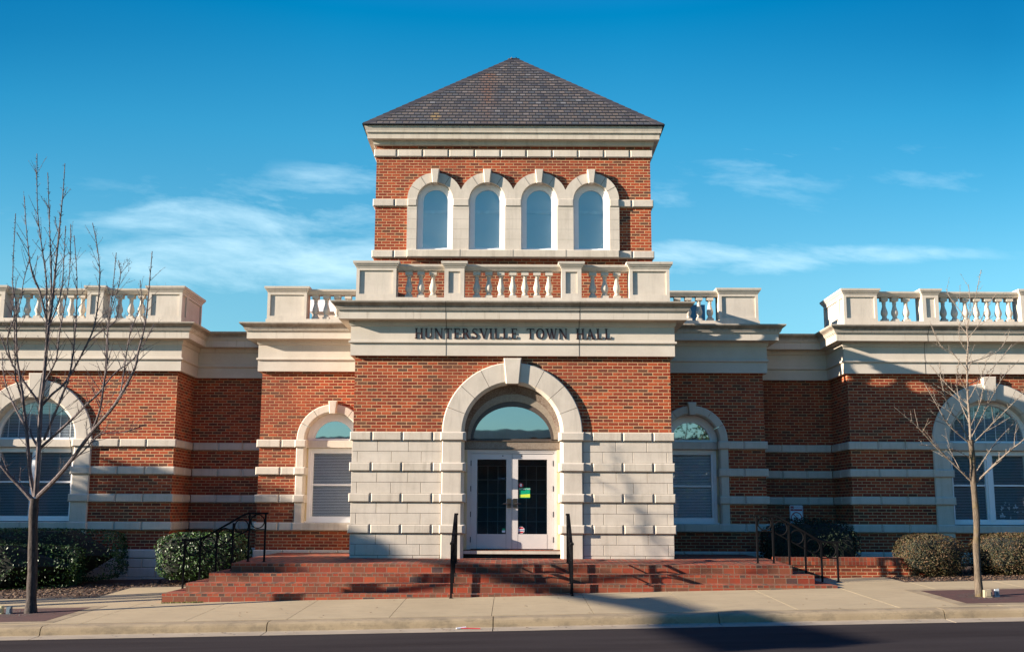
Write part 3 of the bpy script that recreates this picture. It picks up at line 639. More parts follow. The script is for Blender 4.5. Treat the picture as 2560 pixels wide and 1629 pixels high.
def wing_window(s):
    cx = 10.78*s
    m = MB(); m.cbox(cx-0.944, cx+0.944, YB+0.08, YB+0.3, 2.31, 2.485, 0.01); m.build('transom', STONE, HALL)
    m = MB(); m.cbox(cx-0.944, cx+0.944, YB-0.075, YB+0.3, 0.475, 0.65, 0.018); m.build('window_sill', STONE2, HALL)
    m = MB(); m.cbox(cx-0.944, cx+0.944, YB+0.05, YB+0.3, -0.1, 0.470, 0.01); m.cbox(cx-0.6, cx+0.6, YB+0.03, YB+0.05, -0.02, 0.36, 0.01); m.cbox(cx-0.944, cx+0.944, YB+0.0, YB+0.3, GLO, -0.103, 0.01); pieces(m, 'apron_panel', STONE, HALL)
    m = MB(); y0, y1 = YB+0.18, YB+0.30
    frame_rect(m, cx-0.944, cx+0.944, 0.665, 2.305, 0.094, y0, y1); m.box(cx-0.055, cx+0.055, y0-0.01, y1, 0.74, 2.23)
    for q in (-1, 1):
        a, b = sorted((cx+q*0.056, cx+q*0.85)); frame_rect(m, a, b, 0.742, 2.229, 0.032, y0+0.03, y1); m.box(a+0.032, b-0.032, y0+0.04, y1, 1.515, 1.555)
    w = m.build('window', WHITE, HALL)
    if s > 0:
        m = MB(); rnd = random.Random(8)
        for i in range(16):
            ex, ez = cx+0.20+0.62*rnd.random(), 0.80+0.38*rnd.random()**1.3; rr_ = rnd.uniform(0.02, 0.075); ph = rnd.random()*6
            m.poly([(ex+rr_*(0.6+0.4*math.sin(q*2.3+ph))*math.cos(q*0.628), y0+0.066-0.0002*i, ez+rr_*1.2*(0.6+0.4*math.cos(q*1.9+ph))*math.sin(q*0.628)) for q in range(10)])
        m.build('window_decal', m_plain('frosted_decal', (0.30, 0.33, 0.35), 0.6), w)
    for q in (-1, 1):
        a, b = sorted((cx+q*0.08, cx+q*0.83)); m = MB(); m.poly([(a, y0+0.07, 0.76), (b, y0+0.07, 0.76), (b, y0+0.07, 2.21), (a, y0+0.07, 2.21)]); m.build('pane', GLASS_W, w)
        m = MB(); z = 0.78
        while z < 2.19: m.poly([(a, y0+0.095, z), (b, y0+0.095, z), (b, y0+0.108, z+0.022), (a, y0+0.108, z+0.022)]); z += 0.0345
        m.build('blinds', BLIND2, w)
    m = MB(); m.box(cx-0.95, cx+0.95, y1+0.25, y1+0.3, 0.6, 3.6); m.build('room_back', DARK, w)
    m = MB(); half_ring(m, cx, 2.487, 0.952, 0.875, y0, y1, 30); m.box(cx-0.93, cx+0.93, y0+0.01, y1, 2.487, 2.53); f = m.build('fanlight', WHITE, HALL)
    m = MB(); m.poly([(x, y0+0.07, z) for x, z in [(cx-0.88, 2.5)]+arc(cx, 2.5, 0.88, 180, 0, 30)[1:-1]+[(cx+0.88, 2.5)]]); m.build('pane', GLASS_W, f)
    m = MB(); z = 2.54
    while z < 3.36:
        h = math.sqrt(max(0.0, 0.875**2-(z-2.487)**2)); m.poly([(cx-h, y0+0.095, z), (cx+h, y0+0.095, z), (cx+h, y0+0.108, z+0.022), (cx-h, y0+0.108, z+0.022)]); z += 0.0345
    m.build('blinds', BLIND2, f)
    m = MB()
    for q in range(-3, 4):
        x = cx+q*0.235; h = math.sqrt(0.875**2-(q*0.235)**2); m.box(x-0.009, x+0.009, y0+0.088, y0+0.092, 2.54, 2.49+h)
    m.build('blind_tapes', WHITE, f)
for s in (-1, 1): wing_window(s)
# ---- tower arcade
CX = (-1.819, -0.606, 0.606, 1.819); ZS = 8.08
outer = [(-2.46, 6.872)]
for c in CX:
    a0 = 180 if c == CX[0] else 180-math.degrees(math.acos(0.6065/0.655)); a1 = 0 if c == CX[-1] else math.degrees(math.acos(0.6065/0.655))
    outer += arc(c, ZS, 0.655 if a0 != 180 and a1 != 0 else 0.645, a0, a1, 18)
outer += [(2.46, 6.872)]
holes = [[(c-0.42, 6.875)]+arc(c, ZS, 0.42, 180, 0, 20)+[(c+0.42, 6.875)] for c in CX]
m = MB(); m.slab(outer, holes, YB-0.07, YB+0.16); arcade = m.build('window_arcade', STONE, HALL)
m = MB(); m.cbox(-2.45, 2.45, YB-0.13, YB+0.2, 6.687, 6.872, 0.018)
m.build('window_sill', STONE2, arcade)
m = MB()
for x in (-1.22, 0.0, 1.22): m.box(x-0.005, x+0.005, YB-0.1325, YB-0.05, 6.69, 6.869)
pieces(m, 'sill_joint', JOINT, arcade)
m = MB()                                              # fine mortar joints of the piers and voussoirs
for i, c in enumerate(CX):
    for a in (30, 58, 122, 150):
        if (a == 150 and i) or (a == 30 and i < 3): continue
        q = Vector((math.cos(R(a)), math.sin(R(a)))); t = Vector((-q.y, q.x))*0.0045
        P = [Vector((c, ZS))+q*r for r in (0.424, 0.645)]; m.poly([(P[0].x-t.x, YB-0.0725, P[0].y-t.y), (P[1].x-t.x, YB-0.0725, P[1].y-t.y), (P[1].x+t.x, YB-0.0725, P[1].y+t.y), (P[0].x+t.x, YB-0.0725, P[0].y+t.y)])
pieces(m, 'voussoir_joint', JOINT, arcade)
m = MB()
for x0, x1 in ((-2.445, -2.24), (-1.398, -1.028), (-0.185, 0.185), (1.028, 1.398), (2.24, 2.445)):
    for z in (7.13, 7.37, 7.61, 7.85): m.box(x0, x1, YB-0.0715, YB-0.06, z-0.0025, z+0.0025)
pieces(m, 'pier_joint', m_plain('pale_mortar', (0.30, 0.265, 0.215), 0.9), arcade)
m = MB()
for x0, x1 in ((-2.455, -2.242), (-1.396, -1.030), (-0.183, 0.183), (1.030, 1.396), (2.242, 2.455)): m.cbox(x0, x1, YB-0.095, YB-0.05, 7.92, 8.095, 0.012)
pieces(m, 'impost_block', STONE, arcade)
for c in CX:
    m = MB(); yk = YB-0.15; k1, k0, z1, z0 = 0.098, 0.064, 8.80, 8.47; q = 0.016
    F = [(c-k0+q, yk, z0), (c+k0-q, yk, z0), (c+k1-q, yk, z1-q), (c-k1+q, yk, z1-q)]; G = [(c-k0, yk+q*1.5, z0), (c+k0, yk+q*1.5, z0), (c+k1, yk+q*1.5, z1), (c-k1, yk+q*1.5, z1)]; H = [(p[0], YB+0.1, p[2]) for p in G]
    m.poly(F)
    for i in range(4): j = (i+1) % 4; m.poly([F[i], G[i], G[j], F[j]]); m.poly([G[i], H[i], H[j], G[j]])
    m.build('keystone', STONE, arcade)
def tower_window():
    m = MB(); c = CX[0]; y0, y1 = YB+0.055, YB+0.15
    for (ro, ri, ya, yb) in ((0.418, 0.375, y0, y1), (0.375, 0.335, y0+0.018, y1), (0.335, 0.288, y0+0.03, y1)):
        half_ring(m, c, ZS, ro, ri, ya, yb, 20)
        m.box(c-ro, c-ri, ya, yb, 6.90, ZS); m.box(c+ri, c+ro, ya, yb, 6.90, ZS)
    m.box(c-0.418, c+0.418, y0-0.01, y1, 6.873, 6.935); m.box(c-0.288, c+0.288, y0+0.03, y1, 6.9355, 6.960)
    w = m.build('window', WHITE, HALL)
    m = MB(); m.poly([(c-0.29, y0+0.06, 6.95)]+[(x, y0+0.06, z) for x, z in arc(c, ZS, 0.29, 180, 0, 20)]+[(c+0.29, y0+0.06, 6.95)]); m.build('pane', GLASS_T, w)
    m = MB(); m.poly([(c-0.30, y0+0.085, 6.95)]+[(x, y0+0.085, z) for x, z in arc(c, ZS, 0.30, 180, 0, 20)]+[(c+0.30, y0+0.085, 6.95)]); m.build('roller_blind', ROLL, w)
    m = MB(); m.box(c-0.29, c+0.29, y0+0.070, y0+0.084, 7.80, 7.875); m.build('blind_rail', ROLL2, w)
    return w
w0 = tower_window(); [dup(w0, (c-CX[0], 0, 0), HALL) for c in CX[1:]]
m = MB(); m.box(-2.6, 2.6, YB+1.6, YB+1.65, 6.6, 9.2); m.box(-2.6, 2.6, YB+0.5, YB+0.9, 7.74, 7.86); m.box(-2.6, 2.6, YB+0.17, YB+1.6, 6.55, 6.6); m.box(-2.6, 2.6, YB+0.17, YB+1.6, 9.2, 9.25)
m.build('tower_room', m_plain('tower_room_paint', (0.34, 0.40, 0.44), 0.9, var=0.03), HALL)
# ---- tower cornice and slate roof
TP = [(-TW, YB+TD), (-TW, YB), (TW, YB), (TW, YB+TD)]
TPROF = [(-0.1, 9.39), (0.06, 9.395), (0.075, 9.41), (0.085, 9.50), (0.20, 9.505), (0.20, 9.625), (0.215, 9.63), (0.215, 9.645), (0.235, 9.65), (0.238, 9.69), (0.252, 9.735), (0.262, 9.765), (0.262, 9.80), (-0.1, 9.805)]
m = MB(); sweep(m, [(-TW-0.0, YB+TD), (-TW, YB), (TW, YB), (TW, YB+TD), ], TPROF); m.build('cornice', STONE2, HALL, smooth=True)
roof = None
EO, ZE, ZA = 0.30, 9.815, 13.16; cy = YB+TW; HW = TW+EO
m = MB(); NR = 26
for side in range(4):
    ca, sa = [(1, 0), (0, 1), (-1, 0), (0, -1)][side]
    def T(x, d, z): # d distance in front of the centre
        return (ca*x+sa*d, cy+sa*x-ca*d, z)
    for i in range(NR):
        f0, f1 = i/NR, (i+1)/NR; h0, h1 = HW*(1-f0), HW*(1-f1); z0, z1 = ZE+(ZA-ZE)*f0, ZE+(ZA-ZE)*f1; t = 0.020
        m.poly([T(-h0, h0+t*0.7, z0+t), T(h0, h0+t*0.7, z0+t), T(h1, h1, z1+0.002), T(-h1, h1, z1+0.002)], [(-h0, i*0.181+0.004), (h0, i*0.181+0.004), (h1, (i+1)*0.181-0.002), (-h1, (i+1)*0.181-0.002)])
        m.poly([T(-h0, h0+t*0.7, z0-0.004), T(h0, h0+t*0.7, z0-0.004), T(h0, h0+t*0.7, z0+t), T(-h0, h0+t*0.7, z0+t)], [(0, 0), (0.01, 0), (0.01, 0.001), (0, 0.001)])
m.poly([(-HW, cy-HW, ZE-0.01), (HW, cy-HW, ZE-0.01), (HW, cy+HW, ZE-0.01), (-HW, cy+HW, ZE-0.01)], [(0, 0), (0.01, 0), (0.01, 0.001), (0, 0.001)])
roof = m.build('roof', SLATE, HALL, fixn=False)
CAPM = m_leaf('hip_slate', (0.022, 0.021, 0.024), (0.036, 0.034, 0.038), (0.055, 0.046, 0.043), 0.8)
for sx_, sy_ in ((-1, -1), (1, -1), (1, 1), (-1, 1)):
    m = MB(); n = 26
    for i in range(n):
        f0, f1 = i/n, (i+1.25)/n; f1 = min(f1, 1.0)
        f1 = min(f1, 0.985); A = Vector((sx_*HW*(1-f0), cy+sy_*HW*(1-f0), ZE+(ZA-ZE)*f0+0.038)); B = Vector((sx_*HW*(1-f1), cy+sy_*HW*(1-f1), ZE+(ZA-ZE)*f1+0.024))
        for side in (0, 1):
            d = Vector((-sx_*0.21, 0, 0)) if side else Vector((0, -sy_*0.21, 0))
            dn = Vector((0, 0, -0.012)); 
            P = [A, B, B+d+dn, A+d+dn]; Q = [p-Vector((0, 0, 0.03)) for p in P]
            b = len(m.v); m.v += [tuple(p) for p in P+Q]
            for q in ((0, 1, 2, 3), (7, 6, 5, 4), (0, 3, 7, 4), (3, 2, 6, 7), (2, 1, 5, 6), (1, 0, 4, 5)): m.f.append(tuple(b+k for k in q)); m.uv.append(None); m.mi.append(0)
    m.build('hip_slates', CAPM, roof)

# ---- balustrades
BZ = 5.25
BPROF = [(0.052, 0.075), (0.062, 0.09), (0.062, 0.105), (0.045, 0.125), (0.052, 0.145), (0.072, 0.185), (0.078, 0.225), (0.072, 0.27), (0.052, 0.33), (0.040, 0.39), (0.038, 0.425), (0.047, 0.43), (0.047, 0.445), (0.040, 0.452), (0.046, 0.48), (0.066, 0.50)]
def baluster_mesh(parent):
    m = MB(); m.box(-0.075, 0.075, -0.075, 0.075, 0, 0.074); m.lathe(BPROF, 0, 0, 16); m.box(-0.075, 0.075, -0.075, 0.075, 0.501, 0.585)
    me = m.build('baluster', STONE, None, smooth=True); return me
BAL = baluster_mesh(None); BAL_DATA = BAL.data; bpy.data.objects.remove(BAL)
def add_baluster(par, x, y):
    o = bpy.data.objects.new('baluster', BAL_DATA); COL.objects.link(o); o.parent = par; o.location = Vector((x, y, BZ))-HALL.location; return o
CAPP = [(0.0, 0.0), (0.012, 0.004), (0.018, 0.03), (0.038, 0.045), (0.045, 0.07), (0.062, 0.08), (0.068, 0.115), (0.068, 0.13)]
def cap_block(m, x0, x1, y0, y1, z, prof=CAPP):
    rs = [[(x0-o, y0-o, z+h), (x1+o, y0-o, z+h), (x1+o, y1+o, z+h), (x0-o, y1+o, z+h)] for o, h in prof]
    for i in range(len(rs)-1):
        for j in range(4): k = (j+1) % 4; m.poly([rs[i][j], rs[i][k], rs[i+1][k], rs[i+1][j]])
    m.poly(rs[-1]); m.poly(rs[0][::-1])
def panel_face(m, x0, x1, z0, z1, y, w, rec, T=lambda p: p):
    """front face with a sunk panel"""
    a, b, c, d = x0+w, x1-w, z0+w*1.05, z1-w*0.85
    O = [(x0, y, z0), (x1, y, z0), (x1, y, z1), (x0, y, z1)]; I = [(a, y, c), (b, y, c), (b, y, d), (a, y, d)]; J = [(p[0], y+rec, p[2]) for p in I]
    for i in range(4): j = (i+1) % 4; m.poly([T(p) for p in (O[i], O[j], I[j], I[i])]); m.poly([T(p) for p in (I[i], I[j], J[j], J[i])])
    m.poly([T(p) for p in J])
def pedestal(par, x0, x1, yf, depth=0.39, sides=(), w=0.065):
    m = MB(); z0, z1 = BZ, 5.87; y1 = yf+depth
    panel_face(m, x0, x1, z0, z1, yf, w if x1-x0 > 0.5 else 0.085, 0.028)
    for sd in (-1, 1):
        X = x0 if sd < 0 else x1
        if sd in sides:
            n = 2; cut = [0.0, 0.39, depth]
            for i in range(2):
                T = (lambda p, X=X, sd=sd: (X-sd*(p[1]-0), p[0]+yf, p[2])); panel_face(m, cut[i], cut[i+1], z0, z1, 0.0, 0.07, 0.028, T)
        else: m.poly([(X, yf, z0), (X, y1, z0), (X, y1, z1), (X, yf, z1)])
    m.poly([(x0, y1, z0), (x1, y1, z0), (x1, y1, z1), (x0, y1, z1)])
    m.poly([(x0, yf, z1-0.0005), (x1, yf, z1-0.0005), (x1, y1, z1-0.0005), (x0, y1, z1-0.0005)])
    cap_block(m, x0, x1, yf, y1, z1)
    return m.build('pedestal', STONE, par)
RAILP = [(0.10, 5.838), (0.108, 5.842), (0.115, 5.862), (0.132, 5.875), (0.138, 5.895), (0.155, 5.905), (0.162, 5.935), (0.162, 5.952)]
def rail(par, x0, x1, yc, along='x'):
    m = MB(); f = lambda s, o, z: (s, yc+o, z) if along == 'x' else (yc+o, s, z)
    P = [(-o, z) for o, z in RAILP]+[(o, z) for o, z in RAILP[::-1]]
    A = [f(x0, o, z) for o, z in P]; B = [f(x1, o, z) for o, z in P]
    for i in range(len(P)): j = (i+1) % len(P); m.poly([A[i], A[j], B[j], B[i]])
    m.poly(A); m.poly(B[::-1]); return m.build('rail', STONE, par)
def balustrade(y, base, peds, bals, rails, sides={}):
    m = MB(); 
    for x0, x1, y0, y1 in base: m.box(x0, x1, y0, y1, 5.095, BZ)
    o = m.build('balustrade', STONE, HALL)
    for i, (a, b) in enumerate(peds): pedestal(o, a, b, y, 1.45 if i in sides else 0.39, sides.get(i, ()))
    for x in bals: add_baluster(o, x, y+0.195)
    for a, b in rails: rail(o, a, b, y+0.195)
    return o
b0 = balustrade(-0.02, [(-3.225, 3.225, -0.022, 0.38), (-3.225, -2.85, 0.3805, 2.34), (2.85, 3.225, 0.3805, 2.34)], [(-3.22, -2.40), (-1.41, -1.0), (1.0, 1.41), (2.40, 3.22)], [-2.155, -1.905, -1.655]+[-0.747+0.249*i for i in range(7)]+[1.655, 1.905, 2.155], [(-2.4, -1.41), (-1.0, 1.0), (1.41, 2.4)])
for s in (-1, 1):
    rail(b0, 0.37, 2.34, s*3.03, 'y')
    for k in range(7): add_baluster(b0, s*3.03, 0.55+0.25*k)
    pp = [(4.73, 5.63)]; rr = [(3.22, 4.73)]
    f = lambda L_: [tuple(sorted((s*a, s*b))) for a, b in L_]
    balustrade(YB-0.02, [(*sorted((s*3.23, s*5.655)), YB-0.022, YB+0.38), (*sorted((s*5.25, s*5.655)), YB+0.3805, YR+0.5)], f(pp), [s*x for x in (4.555, 4.305, 4.055, 3.805, 3.555, 3.33)], f(rr))
    balustrade(YB-0.02, [(*sorted((s*7.585, s*17)), YB-0.022, YB+0.38), (*sorted((s*7.585, s*8.0)), YB+0.3805, YB+1.45)], f([(7.59, 8.36), (9.40, 9.77), (11.66, 12.04), (13.9, 14.3)]), [s*x for x in (8.585, 8.825, 9.09, 9.95, 10.205, 10.46, 10.71, 10.965, 11.22, 11.47, 12.3, 12.55, 12.8, 13.05, 13.3, 13.6)], f([(8.36, 9.40), (9.77, 11.66), (12.04, 13.9), (14.3, 16.9)]), {0: ((1,) if s < 0 else (-1,))})
# ---- entrance: splayed soffit, second order, fanlight, transom, doors
YD = 0.215
m = MB(); n = 28                                            # stained soffit between the arch and the inner ring
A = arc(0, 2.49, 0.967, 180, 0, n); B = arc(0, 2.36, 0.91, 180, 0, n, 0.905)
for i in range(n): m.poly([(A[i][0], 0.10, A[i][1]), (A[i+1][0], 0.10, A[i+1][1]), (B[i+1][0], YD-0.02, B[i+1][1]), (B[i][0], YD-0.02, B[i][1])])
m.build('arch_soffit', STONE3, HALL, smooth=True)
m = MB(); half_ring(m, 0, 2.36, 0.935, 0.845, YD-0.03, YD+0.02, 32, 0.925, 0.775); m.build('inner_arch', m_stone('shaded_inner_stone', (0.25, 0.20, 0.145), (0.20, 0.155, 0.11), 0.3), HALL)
m = MB(); half_ring(m, 0, 2.36, 0.846, 0.79, YD-0.01, YD+0.05, 32, 0.776, 0.675); m.box(-0.80, 0.80, YD-0.01, YD+0.05, 2.345, 2.372)
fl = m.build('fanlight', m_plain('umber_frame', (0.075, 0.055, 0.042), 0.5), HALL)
m = MB(); m.poly([(-0.8, YD+0.03, 2.37)]+[(x, YD+0.03, z) for x, z in arc(0, 2.36, 0.8, 179, 1, 28, 0.685)]+[(0.8, YD+0.03, 2.37)]); m.build('pane', GLASS_F, fl)
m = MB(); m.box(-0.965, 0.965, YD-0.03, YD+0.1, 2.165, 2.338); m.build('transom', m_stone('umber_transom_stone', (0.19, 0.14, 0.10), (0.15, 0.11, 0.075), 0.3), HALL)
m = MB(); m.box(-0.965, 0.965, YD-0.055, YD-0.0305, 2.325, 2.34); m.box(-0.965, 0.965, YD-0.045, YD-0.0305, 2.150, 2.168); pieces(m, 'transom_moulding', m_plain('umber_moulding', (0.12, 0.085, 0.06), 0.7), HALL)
m = MB()
for s in (-1, 1):
    for z0, z1 in ((0.165, 0.48), (0.487, 1.09), (1.097, 1.70), (1.707, 2.15)): a, b = sorted((s*0.905, s*0.964)); m.box(a, b, YD-0.06, YD+0.1, z0, z1)
pieces(m, 'door_jamb', JAMB, HALL)
m = MB()
for s in (-1, 1):
    for w0, w1, yy in ((0.875, 0.904, YD-0.035), (0.852, 0.875, YD-0.025), (0.833, 0.852, YD-0.015)): a, b = sorted((s*w0, s*w1)); m.box(a, b, yy, YD+0.1, 0.166, 2.075+(w1-0.833))
m.box(-0.904, 0.904, YD-0.035, YD+0.1, 2.1465, 2.164); m.box(-0.875, 0.875, YD-0.025, YD+0.1, 2.115, 2.1465); m.box(-0.852, 0.852, YD-0.015, YD+0.1, 2.078, 2.115)
m.build('door_frame', DOORP, HALL)
def text_mesh(body, size, x, z, y, mat, par, name='lettering', align='CENTER', rot=0.0, ext=0.0015):
    cu = bpy.data.curves.new(name, 'FONT'); cu.body = body; cu.size = size; cu.extrude = ext; cu.align_x = align; cu.align_y = 'CENTER'; cu.resolution_u = 2
    t = bpy.data.objects.new('tmp', cu); COL.objects.link(t); bpy.context.view_layer.update()
    me = bpy.data.meshes.new_from_object(t.evaluated_get(bpy.context.evaluated_depsgraph_get())); bpy.data.objects.remove(t)
    off = Vector((0, 0, 0)); p = par
    while p is not None: off += p.location; p = p.parent
    me.transform(Matrix.Translation(Vector((x, y, z))-off) @ Matrix.Rotation(R(90), 4, 'X') @ Matrix.Rotation(rot, 4, 'Z'))
    me.materials.clear(); me.materials.append(mat); o = bpy.data.objects.new(name, me); COL.objects.link(o); o.parent = par; return o
RED = m_plain('sticker_red', (0.42, 0.03, 0.035), 0.4, var=0.02); GRN = m_plain('sticker_green', (0.0, 0.27, 0.13), 0.4, var=0.02); YEL = m_plain('sticker_lime', (0.52, 0.62, 0.05), 0.4, var=0.02); WHT = m_plain('sticker_white', (0.75, 0.76, 0.78), 0.4, var=0.02); NAV = m_plain('sticker_grey_blue', (0.10, 0.16, 0.22), 0.4, var=0.02)
def disc(m, cx, cz, r, y, n=20, a0=0): m.poly([(cx+r*math.cos(R(a0)+2*math.pi*i/n), y, cz+r*math.sin(R(a0)+2*math.pi*i/n)) for i in range(n)])
for s in (-1, 1):
    m = MB(); a, b = sorted((s*0.004, s*0.831)); g0, g1 = sorted((s*0.118, s*0.706)); zb_, zt_ = 0.180, 2.072; h0, h1 = 0.470, 1.958
    m.box(a, b, YD, YD+0.045, zb_, h0); m.box(a, b, YD, YD+0.045, h1, zt_); m.box(a, g0, YD, YD+0.045, h0, h1); m.box(g1, b, YD, YD+0.045, h0, h1)
    d = m.build('door', DOORP, HALL); d['label'] = 'left glazed door leaf, mostly in shade' if s < 0 else 'right glazed door leaf with round and green stickers'
    m = MB(); m.poly([(g0, YD+0.022, h0), (g1, YD+0.022, h0), (g1, YD+0.022, h1), (g0, YD+0.022, h1)]); m.build('pane', GLASS_D, d)
    m = MB()                                                # seams of the stiles and rails
    for x in (g0, g1): m.box(x-0.002, x+0.002, YD-0.0015, YD-0.0004, zb_, h0-0.002)
    pieces(m, 'seam', JOINT, d)
    m = MB(); x = s*0.062; m.box(x-0.042, x+0.042, YD-0.03, YD-0.0005, 0.995, 1.175); m.build('lock_plate', STEEL, d)
    m = MB(); m.tube([(x, YD-0.031, 1.072), (x, YD-0.065, 1.072), (x+s*0.03, YD-0.07, 1.072), (x+s*0.115, YD-0.06, 1.070)], [0.012, 0.012, 0.011, 0.009], 8); m.build('handle', STEEL, d)
    m = MB()
    for z in (0.36, 0.86, 1.37, 1.88): m.box(s*0.832-0.007, s*0.832+0.007, YD-0.018, YD-0.001, z-0.055, z+0.055)
    pieces(m, 'hinge', IRON, d)
    m = MB(); disc(m, s*0.19, 2.03, 0.013, YD-0.002, 10); m.build('closer_bolt', IRON, d)
    if s > 0:
        m = MB(); disc(m, 0.178, 1.441, 0.046, YD+0.016); o = m.build('sticker', RED, d); m = MB(); disc(m, 0.178, 1.435, 0.022, YD+0.0145); m.box(0.164, 0.192, YD+0.0135, YD+0.0143, 1.452, 1.470); m.build('emblem', WHT, d)
        m = MB(); m.poly([(0.148, YD+0.016, 1.188), (0.362, YD+0.016, 1.188), (0.362, YD+0.016, 1.388), (0.148, YD+0.016, 1.388)]); m.build('poster', GRN, d)
        m = MB(); m.poly([(0.149, YD+0.0145, 1.200), (0.361, YD+0.0145, 1.200), (0.361, YD+0.0145, 1.268), (0.149, YD+0.0145, 1.252)]); m.build('poster_stripe', YEL, d)
        text_mesh('JOIN OUR TEAM', 0.031, 0.252, 1.364, YD+0.0135, WHT, d)
        m = MB(); disc(m, 0.183, 0.548, 0.073, YD+0.016, 8, 22.5); m.build('sticker', WHT, d); m = MB(); disc(m, 0.183, 0.548, 0.066, YD+0.0148, 8, 22.5); m.build('sticker', RED, d)
        m = MB(); m.box(0.118, 0.249, YD+0.0130, YD+0.0136, 0.525, 0.570); m.build('sticker', WHT, d); text_mesh('CAUTION', 0.032, 0.183, 0.548, YD+0.0115, NAV, d)
    else:
        m = MB(); m.box(-0.20, -0.135, YD+0.015, YD+0.016, 0.50, 0.54); m.build('sticker', WHT, d); m = MB(); m.box(-0.20, -0.135, YD+0.015, YD+0.016, 0.5405, 0.58); m.build('sticker', GRN, d)
        m = MB(); m.torus((-0.258, YD+0.017, 1.575), 0.018, 0.003, n=16, m=4); m.box(-0.268, -0.250, YD+0.016, YD+0.017, 1.525, 1.533); m.box(-0.222, -0.135, YD+0.016, YD+0.017, 1.578, 1.586); m.box(-0.20, -0.15, YD+0.016, YD+0.017, 1.562, 1.568); m.build('sticker', NAV, d)
m = MB(); m.box(-0.965, 0.965, 0.03, YD+0.1, 0.085, 0.150); m.build('threshold', STONE2, HALL)
m = MB(); m.poly([(-0.965, 0.028, 0.1505), (0.965, 0.028, 0.1505), (0.965, YD+0.1, 0.1655), (-0.965, YD+0.1, 0.1655)], [(0, 0), (1.93, 0), (1.93, 0.3), (0, 0.3)]); m.poly([(-0.965, 0.028, 0.146), (0.965, 0.028, 0.146), (0.965, 0.028, 0.1505), (-0.965, 0.028, 0.1505)], [(0, 0), (1.93, 0), (1.93, 0.003), (0, 0.003)]); m.build('threshold_pavers', TREAD, HALL)
m = MB(); m.box(-1.1, 1.1, 0.16, 0.3, -0.05, 0.084); m.build('threshold_shade_box', DARK, HALL)  # dark box painted as the shade in the gap under the threshold
m = MB()                                                    # lobby seen through the glass
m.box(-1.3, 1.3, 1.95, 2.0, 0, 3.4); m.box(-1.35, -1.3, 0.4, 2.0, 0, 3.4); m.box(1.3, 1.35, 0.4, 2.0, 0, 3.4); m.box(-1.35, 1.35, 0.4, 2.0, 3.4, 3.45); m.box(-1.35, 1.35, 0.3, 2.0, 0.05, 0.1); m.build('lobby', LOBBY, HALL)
m = MB()
for cx in (-0.42, 0.42):
    for i in range(4): x = cx-0.33+0.22*i; m.box(x-0.008, x+0.008, 1.88, 1.90, 0.25, 1.9)
    for i in range(6): z = 0.4+0.3*i; m.box(cx-0.33, cx+0.33, 1.885, 1.905, z-0.008, z+0.008)
pieces(m, 'inner_door_grid', DIM, HALL)
